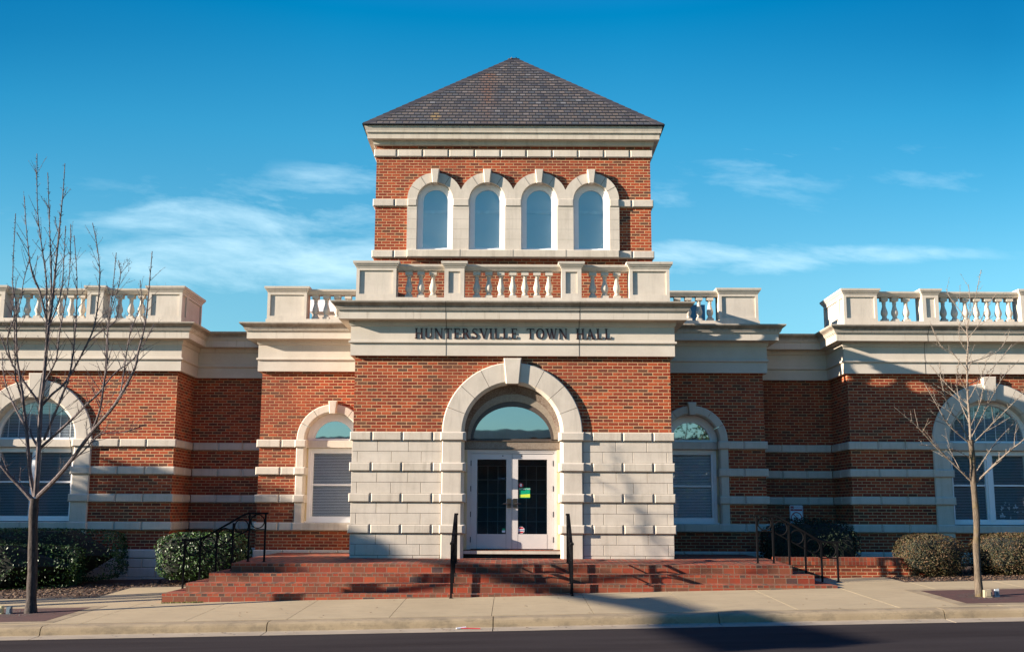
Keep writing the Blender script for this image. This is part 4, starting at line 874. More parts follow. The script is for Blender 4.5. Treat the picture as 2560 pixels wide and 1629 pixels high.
# ---- bronze letters HUNTERSVILLE TOWN HALL (serif capitals, each letter its own mesh)
def strokes(ch):
    """quads in a unit-high cell; thick stems .17, hairlines .07, slab serifs .05 high"""
    P = []; T, t, h = 0.145, 0.065, 0.05
    def stem(x, w=T, z0=0.0, z1=1.0, top=True, bot=True, e=0.07):
        P.append([(x, z0), (x+w, z0), (x+w, z1), (x, z1)])
        if top: P.append([(x-e, z1-h), (x+w+e, z1-h), (x+w+e, z1), (x-e, z1)])
        if bot: P.append([(x-e, z0), (x+w+e, z0), (x+w+e, z0+h), (x-e, z0+h)])
    def diag(x0, x1, z0, z1, w): P.append([(x0, z0), (x0+w, z0), (x1+w, z1), (x1, z1)])
    def bowl(cx, cz, rx, rz, a0, a1, w, n=12, w2=t):
        for i in range(n):
            A0, A1 = R(a0+(a1-a0)*i/n), R(a0+(a1-a0)*(i+1)/n)
            def ww(a): c = abs(math.cos(a)); return w*c+w2*(1-c)
            q = [(cx+rx*math.cos(A0), cz+rz*math.sin(A0)), (cx+rx*math.cos(A1), cz+rz*math.sin(A1))]
            P.append([q[0], q[1], (cx+(rx-ww(A1))*math.cos(A1), cz+(rz-ww(A1)*0.9)*math.sin(A1)), (cx+(rx-ww(A0))*math.cos(A0), cz+(rz-ww(A0)*0.9)*math.sin(A0))])
    if ch == 'H': stem(.08); stem(.60); P.append([(.2, .48), (.65, .48), (.65, .55), (.2, .55)]); w = .85
    elif ch == 'U': stem(.08, z0=.3, bot=False); stem(.62, t, z0=.3, bot=False); bowl(.385, .3, .315, .31, 180, 360, .13); w = .80
    elif ch == 'N': stem(.10, t); stem(.72, t, bot=False); P.append([(.06, 1), (.26, 1), (.795, 0), (.66, 0)]); w = .88
    elif ch == 'T': stem(.30, top=False); P.append([(.02, .94), (.76, .94), (.76, 1), (.02, 1)]); P.append([(.02, .78), (.07, .78), (.10, .95), (.02, .95)]); P.append([(.71, .78), (.76, .78), (.76, .95), (.68, .95)]); w = .78
    elif ch in 'EL':
        stem(.10, top=(ch == 'E') or True); P.append([(.2, 0), (.62, 0), (.62, h+.01), (.2, h+.01)]); P.append([(.58, 0), (.63, 0), (.66, .24), (.61, .24)])
        if ch == 'E': P.append([(.2, .94), (.60, .94), (.60, 1), (.2, 1)]); P.append([(.56, .78), (.61, .78), (.61, 1), (.54, 1)]); P.append([(.2, .475), (.48, .475), (.48, .535), (.2, .535)]); P.append([(.45, .38), (.49, .38), (.49, .63), (.45, .63)])
        w = .70
    elif ch == 'R': stem(.10); bowl(.32, .74, .30, .26, -90, 90, .15); P.append([(.2, .94), (.33, .94), (.33, 1), (.2, 1)]); P.append([(.2, .48), (.33, .48), (.33, .54), (.2, .54)]); P.append([(.36, .5), (.54, .5), (.80, 0), (.62, 0)]); P.append([(.66, 0), (.86, 0), (.86, h), (.66, h)]); w = .82
    elif ch == 'S': bowl(.32, .74, .25, .27, 40, 250, .11); bowl(.32, .27, .28, .28, -150, 70, .12); P.append([(.14, .60), (.25, .70), (.55, .44), (.40, .36)]); P.append([(.53, .74), (.57, .74), (.57, 1), (.50, .92)]); P.append([(.04, .0), (.09, .10), (.09, .28), (.04, .28)]); w = .64
    elif ch == 'V': P.append([(.02, 1), (.24, 1), (.50, .0), (.42, .0)]); P.append([(.70, 1), (.78, 1), (.50, .0), (.44, .0)]); P.append([(-.02, .945), (.30, .945), (.30, 1), (-.02, 1)]); P.append([(.60, .945), (.86, .945), (.86, 1), (.60, 1)]); w = .84
    elif ch == 'I': stem(.10); w = .37
    elif ch == 'O': bowl(.43, .5, .42, .52, 0, 360, .17, 28); w = .86
    elif ch == 'W':
        for o in (0, .42): P.append([(.02+o, 1), (.22+o, 1), (.42+o, 0), (.34+o, 0)]); P.append([(.56+o, 1), (.63+o, 1), (.42+o, 0), (.36+o, 0)])
        P.append([(-.04, .945), (.28, .945), (.28, 1), (-.04, 1)]); P.append([(.90, .945), (1.14, .945), (1.14, 1), (.90, 1)]); w = 1.12
    elif ch == 'A': P.append([(.38, 1), (.46, 1), (.80, 0), (.60, 0)]); P.append([(.08, 0), (.15, 0), (.44, 1), (.38, 1)]); P.append([(.2, .30), (.6, .30), (.6, .36), (.2, .36)]); P.append([(.0, 0), (.26, 0), (.26, h), (.0, h)]); P.append([(.52, 0), (.88, 0), (.88, h), (.52, h)]); w = .88
    return P, w
TXT = 'HUNTERSVILLE TOWN HALL'; HL = 0.212; sp = 0.125; wid = 0; LW = []
for ch in TXT:
    w = 0.60 if ch == ' ' else strokes(ch)[1]; LW.append(w); wid += w+sp
wid -= sp; ZL = 4.378; x = -1.99; k_ = 4.0/(wid*HL)


for ch, w in zip(TXT, LW):
    if ch != ' ':
        m = MB()
        for i, q in enumerate(strokes(ch)[0]):
            pts = [(x+a*HL*k_, ZL+c*HL) for a, c in q]; m.prism(pts, -0.107-0.0004*(i % 7), -0.0905)
        m.build('letter', BRONZE, HALL)
    x += (w+sp)*HL*k_
# ---- rooftop structures behind the parapets
rp = thing('rooftop_penthouse', 'small brick rooftop structure with white coping behind the left balustrade', 'rooftop structure', (-5.0, 8.0, 5.0))
m = MB(); m.box(-5.75, -4.1, 8.0, 10, 5.0, 6.28); m.build('wall', BRICK, rp)
m = MB(); m.box(-5.77, -4.08, 7.98, 10.02, 6.281, 6.56); m.build('parapet', STONE, rp); m = MB(); m.box(-5.85, -4.0, 7.9, 10.1, 6.561, 6.90); m.build('coping', WHITE, rp)
ru = thing('rooftop_unit', 'blue-grey metal rooftop air unit behind the right balustrade', 'air conditioner', (5.0, 8.0, 5.0))
m = MB(); m.box(4.55, 5.48, 8.0, 9.2, 5.05, 6.35); m.build('cabinet', GREYU, ru); m = MB(); m.box(4.45, 5.52, 7.9, 9.3, 6.351, 6.80); m.build('hood', m_plain('blue_hood_metal', (0.07, 0.20, 0.30), 0.4), ru)
m = MB(); m.box(4.95, 5.25, 7.96, 7.999, 5.35, 5.6); m.build('vent', IRON, ru)
# ---- limb axes of the two street trees (metres)
LT= [([(-7.8,-3.38,-0.74),(-7.81,-3.38,-0.35),(-7.83,-3.38,0.1),(-7.87,-3.39,0.81),(-7.87,-3.39,1.1)],0.085),([(-7.89,-3.41,1.07),(-8.1,-3.45,1.3),(-8.25,-3.5,1.46),(-8.4,-3.55,1.65),(-8.65,-3.64,1.97),(-8.85,-3.74,2.68),(-9.01,-3.83,3.6)],0.045),([(-7.86,-3.42,1.14),(-7.96,-3.42,1.49),(-8.0,-3.46,1.85),(-8.04,-3.5,2.25),(-8.09,-3.54,2.58),(-8.12,-3.57,2.84),(-8.16,-3.61,3.1),(-8.22,-3.66,3.5),(-8.26,-3.73,4.29),(-8.32,-3.78,4.68),(-8.32,-3.86,5.81)],0.045),([(-7.83,-3.44,1.13),(-7.82,-3.47,1.53),(-7.81,-3.51,1.98),(-7.8,-3.56,2.58),(-7.76,-3.61,3.04),(-7.71,-3.69,3.9),(-7.66,-3.73,4.29),(-7.62,-3.79,4.8),(-7.57,-3.86,5.46),(-7.52,-3.93,6.17),(-7.5,-3.98,6.64)],0.055),([(-7.81,-3.45,1.92),(-7.75,-3.48,1.97),(-7.31,-3.59,2.34),(-7.03,-3.66,2.6),(-6.73,-3.74,2.88),(-6.69,-3.76,3.11),(-6.68,-3.8,3.88),(-6.63,-3.83,4.4),(-6.59,-3.87,5.14)],0.03),([(-7.81,-3.44,1.12),(-7.52,-3.56,1.36),(-7.21,-3.7,1.66),(-6.78,-3.89,2.17),(-6.38,-4.07,2.57),(-6.04,-4.24,3.1),(-5.96,-4.29,3.41),(-5.84,-4.38,3.9),(-5.78,-4.46,4.65),(-5.76,-4.49,5.0)],0.045),([(-6.8,-3.86,2.17),(-6.62,-4.03,2.51),(-6.56,-4.09,2.93),(-6.51,-4.14,3.29),(-6.5,-4.2,3.94),(-6.31,-4.33,4.57),(-6.35,-4.34,4.89)],0.02),([(-7.87,-3.41,2.62),(-7.7,-3.42,2.82),(-7.46,-3.43,3.06),(-7.15,-3.44,3.7),(-7.04,-3.45,4.08),(-7.01,-3.46,4.76),(-7.08,-3.46,5.3),(-7.2,-3.46,5.77)],0.025),([(-6.9,-2.8,2.7),(-6.87,-2.64,2.92),(-6.82,-2.51,4.0),(-6.7,-2.39,4.58),(-6.75,-2.37,5.03)],0.016),([(-7.86,-3.45,2.65),(-8.04,-3.47,2.88),(-8.2,-3.5,3.1),(-8.38,-3.54,3.38),(-8.56,-3.58,3.8),(-8.71,-3.63,4.31)],0.025),([(-7.76,-3.61,3.71),(-7.78,-3.67,4.31),(-7.82,-3.7,4.82),(-7.94,-3.87,5.78),(-7.97,-4.0,6.8)],0.022),([(-7.71,-3.65,4.3),(-7.73,-3.72,4.98),(-7.78,-3.74,5.49),(-7.83,-3.87,6.52)],0.018),([(-7.84,-3.42,3.95),(-8.03,-3.42,4.57),(-8.2,-3.43,4.95),(-8.32,-3.44,5.58),(-8.41,-3.45,6.24)],0.02),([(-8.1,-3.5,2.58),(-8.2,-3.58,2.97),(-8.24,-3.6,3.12),(-8.3,-3.67,4.03),(-8.35,-3.73,4.69)],0.02),([(-7.78,-3.41,2.06),(-7.55,-3.43,2.72),(-7.41,-3.44,3.2),(-7.37,-3.45,3.94),(-7.4,-3.45,4.76),(-7.5,-3.46,5.55)],0.025),([(-7.87,-3.36,3.96),(-7.72,-3.33,4.52),(-7.71,-3.32,5.15),(-7.73,-3.31,5.76)],0.014),([(-7.78,-3.58,2.97),(-7.52,-3.75,3.35),(-7.46,-3.81,3.81),(-7.31,-3.94,4.66),(-7.31,-4.02,5.58)],0.016),([(-7.85,-3.45,1.95),(-7.96,-3.46,2.12),(-7.99,-3.48,2.25)],0.03),([(-7.28,-3.53,1.67),(-6.98,-3.62,1.91),(-6.74,-3.68,2.14),(-6.31,-3.77,2.17),(-5.93,-3.86,2.29)],0.014),([(-7.09,-2.9,2.98),(-6.95,-2.7,3.3),(-6.73,-2.57,3.53),(-6.55,-2.45,3.91),(-6.45,-2.38,4.22)],0.014),([(-8.13,-3.32,2.26),(-8.47,-3.21,2.74),(-8.67,-3.14,3.16),(-8.76,-3.1,3.58)],0.016),([(-8.31,-3.67,3.36),(-8.33,-3.77,3.74),(-8.18,-3.76,4.29),(-8.14,-3.77,4.69),(-8.06,-3.78,5.1)],0.012),([(-7.31,-3.08,3.77),(-7.16,-2.95,3.97),(-6.94,-2.86,4.2),(-6.91,-2.82,4.63)],0.012)]
RT= [([(7.52,-3.57,-0.36),(7.52,-3.57,0.29),(7.56,-3.56,0.8),(7.54,-3.58,1.45),(7.54,-3.6,1.78),(7.52,-3.62,2.1)],0.0552),([(7.56,-3.53,2.11),(7.57,-3.52,2.44),(7.57,-3.51,2.77),(7.58,-3.51,3.11),(7.6,-3.5,3.45),(7.64,-3.5,3.74),(7.64,-3.49,3.97),(7.68,-3.48,4.14),(7.76,-3.47,4.31),(7.86,-3.46,4.63),(7.97,-3.44,5.01)],0.0252),([(7.52,-3.58,1.42),(7.14,-3.72,1.74),(6.86,-3.81,1.98),(6.62,-3.9,2.21),(6.43,-3.97,2.37),(6.12,-4.08,2.59)],0.0187),([(7.59,-3.57,1.42),(7.84,-3.75,1.72),(8.04,-3.9,1.94),(8.19,-4.01,2.09),(8.39,-4.16,2.38),(8.58,-4.33,2.75)],0.0187),([(7.59,-3.52,1.54),(7.79,-3.46,1.79),(8.06,-3.37,2.09),(8.5,-3.22,2.47)],0.0130),([(7.51,-3.6,2.05),(7.14,-3.71,2.34),(6.96,-3.77,2.61),(6.73,-3.84,3.0)],0.0130),([(7.51,-3.6,2.09),(7.32,-3.67,2.42),(7.18,-3.71,2.58),(7.04,-3.76,3.01),(7.02,-3.78,3.36)],0.0108),([(7.61,-3.42,2.71),(7.38,-3.24,3.04),(7.16,-3.08,3.43)],0.0079),([(7.59,-3.48,2.14),(7.99,-3.35,2.74),(8.32,-3.23,3.2),(8.67,-3.12,3.51)],0.0101),([(7.56,-3.58,2.04),(7.9,-3.66,2.39),(8.18,-3.73,2.68),(8.43,-3.8,2.94)],0.0101),([(7.62,-3.42,2.78),(7.96,-3.29,3.28),(8.05,-3.24,3.49)],0.0072),([(7.57,-3.54,3.27),(7.34,-3.52,3.58),(7.17,-3.52,3.69),(7.02,-3.51,4.07)],0.0086),([(7.61,-3.49,3.4),(7.98,-3.43,3.52),(8.24,-3.38,3.67),(8.44,-3.34,3.97)],0.0086),([(7.56,-3.67,3.78),(7.71,-3.76,4.0),(7.82,-3.81,4.24),(7.98,-3.87,4.5)],0.0065),([(7.73,-3.34,4.16),(7.54,-3.21,4.54),(7.48,-3.16,4.74)],0.0058),([(7.6,-3.49,3.04),(7.9,-3.44,3.19),(8.21,-3.38,3.47),(8.46,-3.34,3.75)],0.0065),([(7.6,-3.45,2.38),(7.51,-3.34,2.79),(7.5,-3.3,3.14),(7.56,-3.3,3.48)],0.0079),([(7.59,-3.47,2.31),(7.82,-3.39,2.72),(7.94,-3.34,3.06),(8.16,-3.26,3.32)],0.0079),([(6.92,-3.67,1.99),(6.7,-3.73,2.01),(6.63,-3.74,2.01)],0.0058),([(7.57,-3.6,3.57),(7.45,-3.63,3.76),(7.45,-3.63,4.0),(7.5,-3.63,4.17)],0.0058),([(7.56,-3.7,3.95),(7.59,-3.77,4.35),(7.57,-3.79,4.68)],0.0050),([(7.55,-3.59,1.78),(7.31,-3.67,1.9),(7.1,-3.73,1.97)],0.0065)]
# ================================================================== ground, street, steps
def kz(x): return gz(x, -4.85)
XS = [-60, -40, -30, -20, 20, 30, 40, 60]
def strip(m, y0, z0f, y1, z1f, x0=-60, x1=60):
    m.poly([(x0, y0, z0f(x0)), (x1, y0, z0f(x1)), (x1, y1, z1f(x1)), (x0, y1, z1f(x0))])
m = MB(); strip(m, -300, lambda x: 0.022*x-1.6, 300, lambda x: 0.022*x-1.6, -300, 300); struct(m.build('ground', SOIL))
m = MB(); 
ys = [-5.33, -8, -11.2, -14.4, -17.1]; zs = [-0.150, -0.10, -0.06, -0.10, -0.150]
for i in range(4): strip(m, ys[i+1], lambda x, q=zs[i+1]: kz(x)+q, ys[i], lambda x, q=zs[i]: kz(x)+q, -120, 120)
struct(m.build('road', ASPH))
def kerb(name, yb, sg):
    P = [(0.0, 0.0), (0.20, -0.002), (0.245, -0.012), (0.272, -0.034), (0.285, -0.065), (0.298, -0.128)]
    Q = [(0.298, -0.128), (0.325, -0.136), (0.64, -0.146)]
    m = MB(); m2 = MB(); x = -0.27-3.3*12
    for k in range(24):
        a, b = x+0.007, x+3.3-0.007; x += 3.3
        for mm, prof in ((m, P), (m2, Q)):
            A = [(a, yb-sg*o, kz(a)+z) for o, z in prof]; B = [(b, yb-sg*o, kz(b)+z) for o, z in prof]
            for j in range(len(prof)-1): mm.poly([A[j], B[j], B[j+1], A[j+1]])
            mm.poly(A+[(a, A[-1][1], kz(a)-0.4), (a, yb, kz(a)-0.4)]); mm.poly((B+[(b, B[-1][1], kz(b)-0.4), (b, yb, kz(b)-0.4)])[::-1])
    struct(m.build(name, KERB, smooth=True)); struct(m2.build('gutter', GUTT))
kerb('kerb', -4.712, 1)
m = MB(); strip(m, -5.36, lambda x: kz(x)-0.175, -4.70, lambda x: kz(x)-0.175); struct(m.build('gutter_bed', JOINT))
def panel(m, x0, x1, y0, y1, gapx=0.004):
    x0 += gapx; x1 -= gapx; y0 += gapx; y1 -= gapx
    c = [(x0, y0), (x1, y0), (x1, y1), (x0, y1)]; t = [(x, y, gz(x, y)) for x, y in c]; b = [(x, y, gz(x, y)-0.1) for x, y in c]
    m.poly(t)
    for i in range(4): j = (i+1) % 4; m.poly([t[i], b[i], b[j], t[j]])
m = MB(); x = -0.30-1.524*22
for k in range(44):
    if x < -6.2 or x > 5.6: panel(m, x, x+1.524, -4.708, -2.35); panel(m, x, x+1.524, -2.35, -1.25)
    else: panel(m, x, x+1.524, -4.708, -2.0)
    x += 1.524
struct(m.build('sidewalk', WALK))
m = MB(); m.poly([(-60, -4.708, gz(-60, -4.708)-0.016), (60, -4.708, gz(60, -4.708)-0.016), (60, -1.2, gz(60, -1.2)-0.016), (-60, -1.2, gz(-60, -1.2)-0.016)]); struct(m.build('sidewalk_bed', JOINT))
m = MB(); panel(m, -7.62, -6.0, -1.25, 0.4); panel(m, 5.6, 7.25, -1.25, -0.26); struct(m.build('path', WALK))
m = MB(); m.poly([(-60, -1.24, gz(-60, -1.24)-0.01), (60, -1.24, gz(60, -1.24)-0.01), (60, 6, gz(60, 6)-0.01), (-60, 6, gz(-60, 6)-0.01)]); struct(m.build('planting_bed', SOIL))
m = MB()
for k in range(44): x = -0.30-1.524*22+k*1.524; z = lambda a, b: gz(a, b)+0.02; panel(m, x, x+1.524, -22, -17.4)
struct(m.build('far_sidewalk', WALK))
# tree pits with rust-red pavers
for (x0, x1, y0, y1, lab) in ((-8.95, -7.08, -4.42, -2.78, 'rust-red paver square round the dark-barked tree at the kerb'), (6.95, 8.75, -4.36, -2.62, 'rust-red paver square round the pale young tree by the round bushes')):
    m = MB(); m.poly([(x, y, gz(x, y)+0.004) for x, y in ((x0, y0), (x1, y0), (x1, y1), (x0, y1))]); o = tag(m.build('tree_pit', GRATE), lab, 'tree pit', 'tree pits along the kerb')
    m = MB()
    w = 0.2
    for a, b, c, d in ((x0-w, x1+w, y0-w*0.9, y0-0.006), (x0-w, x1+w, y1+0.006, y1+w), (x0-w, x0-0.006, y0, y1), (x1+0.006, x1+w, y0, y1)): m.poly([(x, y, gz(x, y)+0.003) for x, y in ((a, c), (b, c), (b, d), (a, d))])
    m.build('border', KERB, o)
    m = MB(); cx, cy_ = ((-7.97, -3.4) if x0 < 0 else (7.62, -3.55))
    for i in range(28):
        a = 2*math.pi*i/28; c, s = math.cos(a), math.sin(a)
        for r0, r1 in ((0.17, 0.27), (0.30, 0.42)):
            q = [(cx+c*r0-s*0.008, cy_+s*r0+c*0.008), (cx+c*r1-s*0.008, cy_+s*r1+c*0.008), (cx+c*r1+s*0.008, cy_+s*r1-c*0.008), (cx+c*r0+s*0.008, cy_+s*r0-c*0.008)]; m.poly([(x, y, gz(x, y)+0.0065) for x, y in q])
    m.build('grate_slots', JOINT, o)
# ---- brick steps
ST = thing('brick_steps', 'four wide red brick steps and landing wrapping the entrance', 'steps', (0, -1.4, -0.6))
def step(k):
    hw, yf, zt = 5.13+0.31*k, -1.42-0.30*k, -0.04-0.155*k; ye = 0.15 if k else YB
    m = MB(); zb = zt-0.157 if k < 3 else -1.3; H = zt-zb
    if k == 3: zb = -1.3; H = zt-zb
    zs_ = zt
    m.poly([(-hw, yf, zt), (hw, yf, zt), (hw, yf, zb), (-hw, yf, zb)], [(-hw+0.37*k, 0), (hw+0.37*k, 0), (hw+0.37*k, H), (-hw+0.37*k, H)], 0)
    for s in (-1, 1):
        m.poly([(s*hw, yf, zt), (s*hw, ye, zt+(0.04 if k == 0 else 0)), (s*hw, ye, zb), (s*hw, yf, zb)], [(yf, 0), (ye, 0), (ye, H), (yf, H)], 0)
        if k: m.poly([(s*hw, ye, zt), (s*(hw-0.9), ye, zt), (s*(hw-0.9), ye, -1.3), (s*hw, ye, -1.3)], [(0, 0), (0.9, 0), (0.9, 1.3+zt), (0, 1.3+zt)], 0)
    if k == 0:
        m.poly([(-hw, yf, zt), (hw, yf, zt), (hw, 0, 0), (-hw, 0, 0)], [(-hw, 0), (hw, 0), (hw, 1.42), (-hw, 1.42)], 1)
        m.poly([(-hw, 0, 0), (hw, 0, 0), (hw, YB, 0), (-hw, YB, 0)], [(-hw, 1.42), (hw, 1.42), (hw, 3.77), (-hw, 3.77)], 1)
    else:
        q = 0.32; hi = hw-q
        m.poly([(-hw, yf, zt), (hw, yf, zt), (hi, yf+q, zt), (-hi, yf+q, zt)], [(-hw, 0.002), (hw, 0.002), (hi, 0.2), (-hi, 0.2)], 1)
        for s in (-1, 1): m.poly([(s*hw, yf, zt), (s*hw, ye, zt), (s*hi, ye, zt), (s*hi, yf+q, zt)], [(yf, 0.002), (ye, 0.002), (ye, 0.2), (yf+q, 0.2)], 1)
    m.build('landing' if k == 0 else 'step', [RISER, TREAD], ST)
for k in range(4): step(k)
# ---- low planter wall on the right
PW = thing('planter_wall', 'low brick planter wall between the right steps and the round bush', 'wall', (6.6, -0.1, -0.5))
m = MB(); m.box(5.15, 8.35, -0.25, 0.0, -1.3, -0.095); m.build('wall', BRICK, PW)
m = MB(); x0, x1, y0, y1, z0, z1 = 5.14, 8.36, -0.262, 0.012, -0.094, 0.055; a, b = 0.1016/0.072, 0.2032/0.1
m.poly([(x0, y0, z1), (x1, y0, z1), (x1, y0, z0), (x0, y0, z0)], [(x0*a, 0), (x1*a, 0), (x1*a, 0.149*b*1.35), (x0*a, 0.149*b*1.35)]); m.poly([(x0, y0, z1), (x1, y0, z1), (x1, y1, z1), (x0, y1, z1)], [(x0*a, 0), (x1*a, 0), (x1*a, 0.2), (x0*a, 0.2)])
m.poly([(x0, y1, z1), (x1, y1, z1), (x1, y1, z0), (x0, y1, z0)], [(x0*a, 0), (x1*a, 0), (x1*a, 0.3), (x0*a, 0.3)]); m.poly([(x0, y0, z1), (x0, y1, z1), (x0, y1, z0), (x0, y0, z0)], [(0, 0), (0.27*a, 0), (0.27*a, 0.3), (0, 0.3)]); m.poly([(x0, y0, z0), (x1, y0, z0), (x1, y1, z0), (x0, y1, z0)], [(0, 0), (0.01, 0), (0.01, 0.01), (0, 0.01)])
m.build('rowlock_coping', TREAD, PW)
# ---- iron handrails: one is built, the other three are turned copies
def handrail(label, loc, rot, ends):
    """runs along local +x from the landing down the steps"""
    r = thing('iron_handrail', label, 'handrail', loc, 'black iron handrails with rings on the steps'); r.rotation_euler = (0, 0, rot)
    X = [0, 0.3, 0.6, 0.9, 1.2, 1.5]; zt = [0.865, 0.865, 0.69, 0.53, 0.375, 0.365]
    def g(nm, m, smooth=True):
        o = m.build(nm, IRON, None, smooth=smooth); o.parent = r; return o
    m = MB(); P = [(-0.05, 0.865), (0.33, 0.865), (0.42, 0.83), (1.17, 0.395), (1.26, 0.37), (1.56, 0.365)]
    for i in range(len(P)-1): 
        (a, za), (b, zb) = P[i], P[i+1]; w, h = 0.027, 0.018
        A = [(a, y, za+z) for y, z in ((-w, -h), (w, -h), (w, h), (-w, h))]; B = [(b, y, zb+z) for y, z in ((-w, -h), (w, -h), (w, h), (-w, h))]
        for q in range(4): j = (q+1) % 4; m.poly([A[q], A[j], B[j], B[q]])
        if i == 0: m.poly(A)
        if i == len(P)-2: m.poly(B[::-1])
    g('rail', m, False)
    for x, z, e in zip(X, zt, ends): m = MB(); zz = z-0.005 if x != 1.2 else 0.375; m.box(x-0.016, x+0.016, -0.016, 0.016, e-0.03, zz); m.box(x-0.032, x+0.032, -0.032, 0.032, e, e+0.008); g('post', m, False)
    m = MB(); Q = [(0, 0.565), (0.3, 0.565), (1.2, 0.075), (1.5, 0.075)]
    for i in range(3): (a, za), (b, zb) = Q[i], Q[i+1]; m.tube([(a, 0, za), (b, 0, zb)], 0.012, 6)
    g('lower_rail', m)
    for i in range(5):
        cx = 0.15+0.3*i; za = (zt[i]+zt[i+1])/2; lo = (0.565, 0.483, 0.32, 0.157, 0.075)[i]; cz = (za-0.015+lo)/2
        if i == 4: cz = 0.215
        if i == 0: cz = 0.715
        m = MB(); m.torus((cx, 0, cz), 0.126, 0.0105, n=28); g('ring', m)
    return r
def ends(pts): return pts
SZ = [-0.005, -0.01, -0.196, -0.351, -0.506]
handrail('iron handrail on the left side of the landing, beside the holly bush', (-4.64, -1.0, 0.0), math.pi, [-0.03, -0.03]+SZ[2:]+[gz(-6.14, -1)])
handrail('iron handrail at the right end of the steps, before the dark shrub', (4.62, -0.95, 0.0), 0, [-0.03, -0.03]+SZ[2:]+[gz(6.12, -1)])
handrail('iron handrail on the steps in front of the left door pilaster', (-1.045, -0.93, 0.0), -math.pi/2, [-0.026, -0.035]+SZ[2:]+[gz(-1, -2.4)])
handrail('iron handrail on the steps in front of the right door pilaster', (1.045, -0.93, 0.0), -math.pi/2, [-0.026, -0.035]+SZ[2:]+[gz(1, -2.4)])
# ---- no smoking sign on the recessed wall at the right
sg = thing('no_smoking_sign', 'small white and red no smoking sign on the dark right recess wall', 'sign', (6.66, YR-0.05, 0.85))
def rrect(x0, x1, z0, z1, r, n=5):
    P = []
    for cx, cz, a in ((x1-r, z1-r, 0), (x0+r, z1-r, 90), (x0+r, z0+r, 180), (x1-r, z0+r, 270)):
        P += [(cx+r*math.cos(R(a+90*i/n)), cz+r*math.sin(R(a+90*i/n))) for i in range(n+1)]
    return P
m = MB(); m.prism(rrect(6.505, 6.815, 0.63, 1.085, 0.03), YR-0.048, YR-0.044); m.build('plate', WHT, sg)
m = MB(); m.slab(rrect(6.515, 6.805, 0.64, 1.075, 0.025), [rrect(6.521, 6.799, 0.646, 1.069, 0.02)], YR-0.0500, YR-0.0485); m.build('border_line', RED, sg)
m = MB(); m.box(6.526, 6.60, YR-0.0500, YR-0.0485, 0.955, 1.06); m.box(6.605, 6.795, YR-0.0500, YR-0.0485, 0.955, 0.995); m.build('red_field', RED, sg)
text_mesh('NO', 0.058, 6.563, 1.008, YR-0.0505, WHT, sg, ext=0.0005); text_mesh('SMOKING', 0.045, 6.70, 1.03, YR-0.0492, RED, sg, ext=0.0005)
m = MB(); half = MB(); m.torus((6.66, YR-0.049, 0.80), 0.118, 0.011, n=36, m=6)
a = R(135); c, s = math.cos(a), math.sin(a); m.poly([(6.66+c*0.118-s*0.009, YR-0.0512, 0.80+s*0.118+c*0.009), (6.66-c*0.118-s*0.009, YR-0.0512, 0.80-s*0.118+c*0.009), (6.66-c*0.118+s*0.009, YR-0.0512, 0.80-s*0.118-c*0.009), (6.66+c*0.118+s*0.009, YR-0.0512, 0.80+s*0.118-c*0.009)]); m.build('prohibition_ring', RED, sg)
m = MB(); m.box(6.585, 6.70, YR-0.0498, YR-0.0487, 0.785, 0.803); m.box(6.708, 6.722, YR-0.0498, YR-0.0487, 0.785, 0.803)
for i in range(3): m.tube([(6.655+0.022*i, YR-0.0495, 0.82), (6.648+0.022*i, YR-0.0495, 0.838), (6.66+0.022*i, YR-0.0495, 0.852), (6.652+0.022*i, YR-0.0495, 0.868)], 0.0022, 4)
m.build('cigarette_symbol', IRON, sg)
